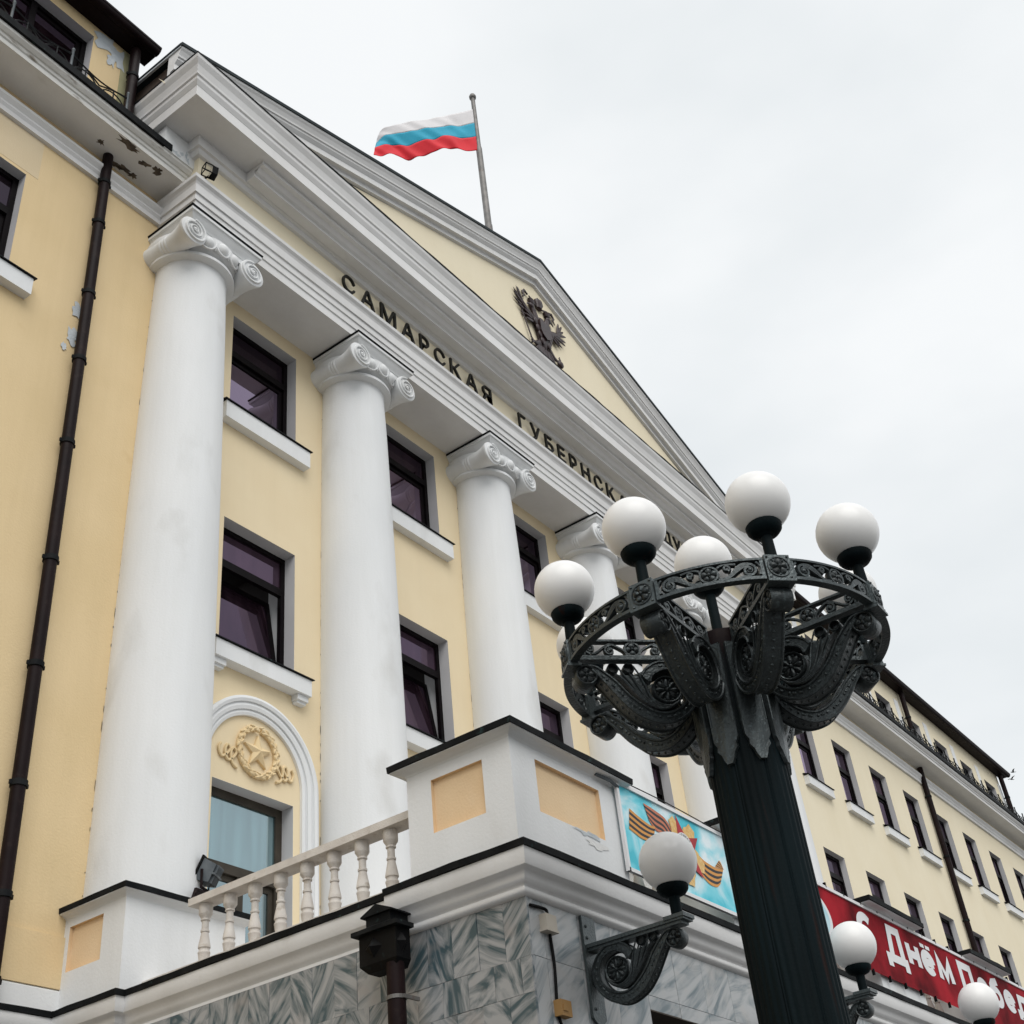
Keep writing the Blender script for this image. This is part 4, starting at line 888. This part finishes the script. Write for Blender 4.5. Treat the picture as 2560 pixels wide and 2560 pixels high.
# ------------------------------------------------------------------ wall lamps on the porch piers
def wall_lamp(x, label):
    t = thing('wall_lamp', label, 'wall lamp', (x, -5.29, 3.7), group='globe lamps on the porch piers'); dy = -5.29
    b = MB(); pl = [(-.08, 3.72), (0, 3.66), (.08, 3.72), (.08, 4.40), (-.08, 4.40)]
    b.prism(pl, lambda u, v, q: (x+u, q, v), -5.305, -5.285)
    for z in (3.78, 4.25, 4.33): b.ball((x-.04, -5.306, z), (.012, .01, .012), 8, 5)
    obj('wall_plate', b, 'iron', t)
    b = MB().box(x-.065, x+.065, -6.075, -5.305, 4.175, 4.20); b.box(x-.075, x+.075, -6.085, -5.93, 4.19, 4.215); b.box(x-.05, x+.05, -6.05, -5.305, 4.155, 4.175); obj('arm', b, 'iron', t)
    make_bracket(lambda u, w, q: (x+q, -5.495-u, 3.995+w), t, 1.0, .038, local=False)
    b = MB().lathe([(.038, 4.2), (.038, 4.345), (.045, 4.35), (.06, 4.36)], 16, (x, -6.0, 0)); obj('stem', b, 'post', t, smooth=40)
    b = MB().lathe([(.05, 4.35), (.085, 4.365), (.105, 4.39), (.11, 4.415), (.104, 4.423), (.06, 4.41)], 24, (x, -6.0, 0)); obj('holder', b, 'post', t, smooth=40)
    b = MB().ball((x, -6.0, 4.592), .198, 40, 24); obj('globe', b, 'globe', t, smooth=60)
    return t
wl = wall_lamp(-.23, 'white globe wall lamp on scrolled bracket below the ribbon banner')
for xx, lb in ((2.80, 'white globe wall lamp in front of the letter С on red banner'), (5.87, 'white globe wall lamp at the right edge before the red banner')):
    dup(wl, loc=fw((xx, -5.29, 3.7)), label=lb)
# ------------------------------------------------------------------ floodlight on the column pedestal
FLD = thing('floodlight', 'grey ribbed floodlight on a bent bracket above the column pedestal', 'floodlight', (-.1, -1.1, 5.7))
fc = Vector((0.0, -1.10, 6.01)); fx = Vector((.80, .0, -.0)).normalized(); fy = Vector((0, -.80, -.60)).normalized()
W_ = Vector((.42, -.80, -.42)).normalized(); U = W_.cross(Vector((0, 0, 1))).normalized(); V = U.cross(W_)
def fb(b, u0, u1, v0, v1, w0, w1, taper=1.):
    P = []
    for (w, k) in ((w0, 1), (w1, taper)):
        P.append([fc+U*(u*k)+V*(v*k)+W_*w for u, v in ((u0, v0), (u1, v0), (u1, v1), (u0, v1))])
    b.rows(P, closed=True, caps=True)
b = MB(); fb(b, -.105, .105, -.105, .105, -.03, .10, .82); obj('housing', b, 'steel', FLD)
b = MB()
for k in range(7): fb(b, -.060+.019*k, -.053+.019*k, -.088, .088, .09, .125)
fb(b, -.09, .09, -.008, .008, .10, .13); obj('cooling_fin', b, 'steel', FLD)
b = MB(); fb(b, -.125, .125, -.125, .125, -.05, -.03); obj('bezel', b, 'black', FLD)
b = MB(); fb(b, -.10, .10, -.10, .10, -.053, -.05); obj('lens', b, 'glass_dark', FLD)
b = MB(); p0 = fc+U*-.11; p1 = fc+U*.11
b.tube([p0, p0+Vector((-.02, 0, -.17)), p0+Vector((.08, -.02, -.18)), p1+Vector((.0, 0, -.17)), p1], .014, 6); b.tube([(-.23, -1.2, 5.68), (-.2, -1.2, 5.78), p0+Vector((.06, -.01, -.185))], .02, 6); b.box(-.22, -.08, -1.24, -1.18, 5.70, 5.74)
obj('bracket', b, 'brown', FLD)
frame()
# small floodlight on the frieze corner
CA = thing('small_floodlight', 'small black open floodlight fixed to the yellow frieze corner', 'floodlight', (-.4, -.9, 15.8))
fc = Vector((-.37, -.94, 15.82)); U = Vector((.96, -.28, 0)).normalized(); V = Vector((.0, -.1, 1)).normalized(); W_ = U.cross(V)
b = MB(); fb(b, 0, .09, -.075, .075, -.065, .065, .9); obj('housing', b, 'black', CA)
b = MB()
for v in (-.068, .068):
    for w_ in (-.06, .06): fb(b, -.10, 0, v-.007, v+.007, w_-.006, w_+.006)
for w_ in (-.06, .06): fb(b, -.11, -.10, -.075, .075, w_-.007, w_+.007)
for v in (-.068, .068): fb(b, -.11, -.10, v-.007, v+.007, -.053, .053)
obj('guard', b, 'black', CA)
b = MB(); fb(b, -.004, 0, -.06, .06, -.05, .05); obj('reflector', b, flat('reflector', (.6, .55, .45), .4), CA)
b = MB().tube([(-.36, -.78, 15.8), (-.34, -.92, 15.8)], .015, 6); obj('arm', b, 'black', CA)
frame(WING)
# ------------------------------------------------------------------ boxes and cable on the pier
b = MB().box(-.79, -.67, -5.335, -5.278, 4.20, 4.31); b.box(-.80, -.66, -5.34, -5.278, 4.195, 4.21); tag(obj('junction_box', b, 'beige'), 'beige junction box on the grey marble pier just under the ledge', 'junction box')
b = MB().box(-.73, -.61, -5.335, -5.278, 3.67, 3.77); b.box(-.71, -.66, -5.342, -5.335, 3.70, 3.74); tag(obj('junction_box', b, 'orange_box'), 'ochre junction box low on the marble pier beside the wall lamp', 'junction box')
b = MB().tube(crom([(-.90, -5.292, 4.35), (-.74, -5.295, 4.355), (-.72, -5.30, 4.33), (-.72, -5.295, 4.29), (-.70, -5.29, 4.2), (-.69, -5.292, 4.0), (-.70, -5.292, 3.85), (-.71, -5.292, 3.7), (-.66, -5.292, 3.58), (-.6, -5.292, 3.55)], 5), .011, 6); tag(obj('cable', b, 'black', smooth=60), 'thin black cable running down the marble pier between two boxes', 'cable')
# ------------------------------------------------------------------ banners
BY = -5.325
def fpoly(pts, y): 
    m_ = MB(); m_.poly(*[(x, y, z) for x, z in pts]); return m_
def banner_sheet(x0, x1, z0, z1, mat, parent, sag=.0):
    b = MB(); nx, nz = 40, 6; F = lambda x, z: (x, BY+.0012*sin(x*4.1+z*3)+.0008*sin(x*9), z)
    b.rows([[F(x0+(x1-x0)*i/nx, z0+(z1-z0)*j/nz) for j in range(nz+1)] for i in range(nx+1)]); return obj('sheet', b, mat, parent, smooth=60)
m, n, l, p = nmat('sky_print'); M['skyprint'] = m
g_ = n.new('ShaderNodeNewGeometry'); t = n.new('ShaderNodeTexNoise'); t.inputs['Scale'].default_value = 2.2; t.inputs['Detail'].default_value = 7; t.inputs['Distortion'].default_value = .6; l.new(g_.outputs['Position'], t.inputs['Vector'])
r = ramp(n, .38, .62, (.03, .48, .60), (.72, .83, .87)); e = r.color_ramp.elements.new(.48); e.color = (.16, .62, .73, 1); l.new(t.outputs['Fac'], r.inputs['Fac']); l.new(r.outputs['Color'], p.inputs['Base Color']); p.inputs['Roughness'].default_value = .45
m, n, l, p = nmat('red_print'); M['redprint'] = m
g_ = n.new('ShaderNodeNewGeometry'); t = n.new('ShaderNodeTexNoise'); t.inputs['Scale'].default_value = 1.6; t.inputs['Detail'].default_value = 5; l.new(g_.outputs['Position'], t.inputs['Vector'])
r = ramp(n, .36, .66, (.075, .004, .007), (.36, .016, .026)); l.new(t.outputs['Fac'], r.inputs['Fac']); l.new(r.outputs['Color'], p.inputs['Base Color']); p.inputs['Roughness'].default_value = .7; p.inputs['Specular IOR Level'].default_value = .05
M['print_white'] = flat('print_white', (.72, .72, .73), .5)
B1 = thing('ribbon_banner', 'sky blue banner with striped ribbon and red star medal', 'banner', (1.3, BY, 4.9))
banner_sheet(.415, 3.05, 4.90, 5.585, 'skyprint', B1)
b = MB(); 
for (a0, a1, c0, c1) in ((.405, 3.05, 5.578, 5.61), (.405, 3.05, 4.875, 4.905), (.395, .425, 4.875, 5.61)): b.box(a0, a1, BY-.016, BY+.012, c0, c1)
obj('hem', b, 'print_white', B1)
orange, blk_, salmon = flat('print_orange', (.62, .28, .06), .5), flat('print_black', (.02, .02, .022), .5), flat('print_salmon', (.50, .16, .08), .5)
def striped(top, bot, mats, y, name='print_ribbon'):
    """ribbon print split lengthwise into stripes"""
    n_ = 24; T_ = resample([tuple(q)[:2] for q in crom([(u, v, 0) for u, v in top], 6)], n_); B_ = resample([tuple(q)[:2] for q in crom([(u, v, 0) for u, v in bot], 6)], n_)
    k = 7; root = None
    for j in range(k):
        m_ = MB(); a, c = j/k, (j+1)/k
        m_.rows([[(T_[i][0]*(1-q)+B_[i][0]*q, y, T_[i][1]*(1-q)+B_[i][1]*q) for q in (a, c)] for i in range(n_)])
        obj(name, m_, mats[j % 2], B1)
yl = BY-.004
striped([(.80, 5.529), (.97, 5.513), (1.138, 5.479), (1.25, 5.36)], [(.853, 5.394), (.931, 5.336), (1.04, 5.33), (1.115, 5.29)], (salmon, blk_), yl)
striped([(.558, 5.415), (.693, 5.381), (.842, 5.356), (.931, 5.362)], [(.507, 5.233), (.6, 5.215), (.687, 5.20), (.859, 5.206)], (orange, blk_), yl-.0015)
striped([(1.60, 5.30), (1.70, 5.265), (1.865, 5.251), (1.98, 5.26), (2.02, 5.262)], [(1.60, 5.12), (1.70, 5.075), (1.794, 5.067), (1.86, 5.08), (1.92, 5.12)], (orange, blk_), yl)
striped([(1.974, 5.337), (2.0, 5.32), (2.029, 5.268)], [(1.87, 5.255), (1.92, 5.258), (2.0, 5.262)], (orange, blk_), yl-.0015)
sxc, szc = 1.388, 5.278
gold = flat('print_gold', (.62, .36, .10), .5, (.75, .55, .25), 30); red_ = flat('print_red', (.46, .02, .025), .5, (.28, .01, .02), 6)
P = []
for k in range(40):
    a = pi/2+2*pi*k/40; q = cos(5*(a-pi/2)+pi); P.append((sxc+(.245+.06*q+(.012 if k % 2 else -.012))*cos(a), szc+(.245+.06*q+(.012 if k % 2 else -.012))*sin(a)*1.0))
obj('print_rays', fpoly(P, yl-.003), gold, B1)
P = []
for k in range(10):
    a = pi/2+.28+2*pi*k/10; rr = .30 if k % 2 == 0 else .125; P.append((sxc+rr*cos(a), szc+rr*sin(a)))
obj('print_star', fpoly(P, yl-.0045), red_, B1)
ci = lambda r_, n_=36: [(sxc+r_*cos(2*pi*k/n_), szc+r_*sin(2*pi*k/n_)) for k in range(n_)]
obj('print_medal', fpoly(ci(.150), yl-.006), 'print_white', B1); obj('print_medal', fpoly(ci(.105), yl-.0075), red_, B1)
word = 'ОТЕЧЕСТВЕННАЯ ВОЙНА'
MT = obj('print_medal', fpoly(ci(.02, 12), yl-.009), gold, B1)
for k, ch in enumerate(word):
    if ch == ' ': continue
    a = radians(215)-radians(250)*k/(len(word)-1); me = text_mesh(ch, .0, .01); m_ = MB(); vs_ = [v.co.copy() for v in me.vertices]; m_.f = [tuple(q.vertices) for q in me.polygons]; bpy.data.meshes.remove(me)
    if not vs_: continue
    cx_ = (min(v.x for v in vs_)+max(v.x for v in vs_))/2
    for v in vs_:
        u, w_ = (v.x-cx_)*.034, v.y*.036-.013; rr = .128+w_; m_.v.append((sxc+rr*cos(a)+u*sin(a), yl-.009, szc+rr*sin(a)-u*cos(a)))
    obj('print_letter', m_, blk_, MT)
B2 = thing('victory_banner', 'red banner with large white lettering across the balcony front', 'banner', (7, BY, 4.9))
banner_sheet(3.05, 13.4, 4.93, 5.60, 'redprint', B2)
b = MB().box(3.05, 13.4, BY-.016, BY+.012, 5.592, 5.625); obj('hem', b, 'print_white', B2)
b = MB(); 
for k in range(24):
    x = 3.3+k*.42; obj('tie', MB().box(x, x+.012, BY-.02, BY+.01, 4.885, 4.945), 'black', B2); obj('tie', MB().box(x+.1, x+.112, BY-.02, BY+.01, 5.61, 5.66), 'black', B2)
b = MB().tube([(.12, BY+.0, 5.575), (.30, BY-.02, 5.565), (.42, BY-.01, 5.55)], .014, 6); obj('tie', b, 'steel', B1, smooth=50)
b = MB().tube(crom([(.41, BY-.012, 5.62), (1.2, BY-.01, 5.635), (2.1, BY-.01, 5.62), (3.05, BY-.01, 5.625)], 5), .005, 5); obj('rope', b, 'rod', B1, smooth=50)
dm = MB(); dm.poly(*[(3.72+.50*cos(2*pi*k/36), BY-.0035, 5.27+.27*sin(2*pi*k/36)) for k in range(36)]); obj('print_disc', dm, 'print_white', B2)
dm = MB(); dm.poly(*[(3.72+.44*cos(2*pi*k/36), BY-.005, 5.27+.235*sin(2*pi*k/36)) for k in range(36)]); obj('print_disc', dm, flat('print_pale_blue', (.35, .60, .68), .5, (.6, .75, .8), 3), B2)
def arc(cx, cy, rx, ry, a0, a1, n_=22): return [(cx+rx*cos(radians(a0+(a1-a0)*k/n_)), cy+ry*sin(radians(a0+(a1-a0)*k/n_))) for k in range(n_+1)]
Ln = lambda *p_: list(p_)
GLY = {'С': [arc(.52, .5, .42, .42, 45, 315)], 'Д': [Ln((.0, -.2), (.0, .07), (1., .07), (1., -.2)), Ln((.2, .07), (.34, .92), (.86, .92), (.86, .07))],
       'н': [Ln((.13, 0), (.13, 1)), Ln((.87, 0), (.87, 1)), Ln((.13, .5), (.87, .5))], 'е': [arc(.5, .5, .40, .42, 0, 320), Ln((.12, .5), (.9, .5))],
       'м': [Ln((.1, 0), (.16, .95), (.5, .15), (.84, .95), (.9, 0))], 'П': [Ln((.12, 0), (.12, .92), (.88, .92), (.88, 0))], 'о': [arc(.5, .5, .40, .42, 0, 360)],
       'б': [arc(.5, .33, .38, .28, 0, 360), Ln((.12, .33), (.14, .66), (.34, .84), (.85, .95))], 'д': [Ln((.0, -.25), (.0, .07), (1., .07), (1., -.25)), Ln((.2, .07), (.3, .92), (.82, .92), (.82, .07))],
       'ы': [Ln((.1, 1), (.1, 0)), arc(.3, .3, .28, .24, -90, 90, 12), Ln((.1, .06), (.3, .06)), Ln((.1, .54), (.3, .54)), Ln((.9, 0), (.9, 1))]}
GLY['ё'] = GLY['е']+[Ln((.26, 1.16), (.26, 1.34)), Ln((.72, 1.16), (.72, 1.34))]
def stroke_letter(ch, x0, x1, z0, z1, wd, dy):
    m_ = MB(); lo_ = 0
    for k, st in enumerate(GLY[ch]):
        P = [Vector((x0+(x1-x0)*u, z0+(z1-z0)*v)) for u, v in st]; A = []; B_ = []; n_ = len(P); cl = (P[0]-P[-1]).length < 1e-4
        for i in range(n_):
            d1 = (P[i]-P[i-1]).normalized() if i else ((P[-1]-P[-2]).normalized() if cl else (P[1]-P[0]).normalized()); d2 = (P[i+1]-P[i]).normalized() if i < n_-1 else ((P[1]-P[0]).normalized() if cl else d1)
            n1, n2 = Vector((-d1.y, d1.x)), Vector((-d2.y, d2.x)); o_ = (n1+n2)/max(.35, 1+n1.dot(n2)); f_ = Vector((o_.x*wd/2, o_.y*wd*.36)); A.append(P[i]+f_); B_.append(P[i]-f_)
        y = BY-.005-dy-.0007*k; m_.rows([[(a.x, y, a.y), (c.x, y, c.y)] for a, c in zip(A, B_)])
    obj('print_letter', m_, 'print_white', B2)
for ch, a, c, z0, z1 in [('С', 4.90, 5.28, 5.235, 5.52), ('Д', 5.58, 6.04, 5.155, 5.53), ('н', 6.17, 6.52, 5.215, 5.44), ('ё', 6.60, 6.96, 5.205, 5.44), ('м', 7.06, 7.52, 5.205, 5.44), ('П', 7.80, 8.25, 5.205, 5.525), ('о', 8.40, 8.78, 5.205, 5.44), ('б', 8.87, 9.25, 5.205, 5.53), ('е', 9.36, 9.74, 5.215, 5.45), ('д', 9.85, 10.28, 5.215, 5.46), ('ы', 10.38, 10.85, 5.22, 5.46)]:
    stroke_letter(ch, a, c, z0, z1, .125, 0)
# ------------------------------------------------------------------ birds
def bird(loc, ang, label):
    t = thing('bird', label, 'bird', loc, ang, 'birds in the sky')
    s = .75; b = MB().ball((0, 0, 0), (.28*s, .09*s, .09*s), 10, 8); b.ball((.27*s, 0, .03*s), .075*s, 8, 6); b.rows([[(-.22*s, -.03, 0), (-.22*s, .03, 0)], [(-.48*s, -.1, 0), (-.48*s, .1, 0)]]); obj('body', b, 'black', t, local=True, smooth=60)
    for sg in (-1, 1):
        b = MB(); b.rows([[(.12*s, sg*.05*s, .03), (.16*s, sg*.35*s, .15), (-.02*s, sg*.75*s, .2)], [(-.12*s, sg*.05*s, .02), (-.1*s, sg*.35*s, .13), (-.08*s, sg*.76*s, .19)]]); obj('wing', b, 'black', t, local=True)
bird((134.695-.0, 20, 55.4), 2.2, 'upper small dark bird flying in the pale sky'); bird((132.77, 20, 53.96), 2.6, 'lower small dark bird flying in the pale sky')
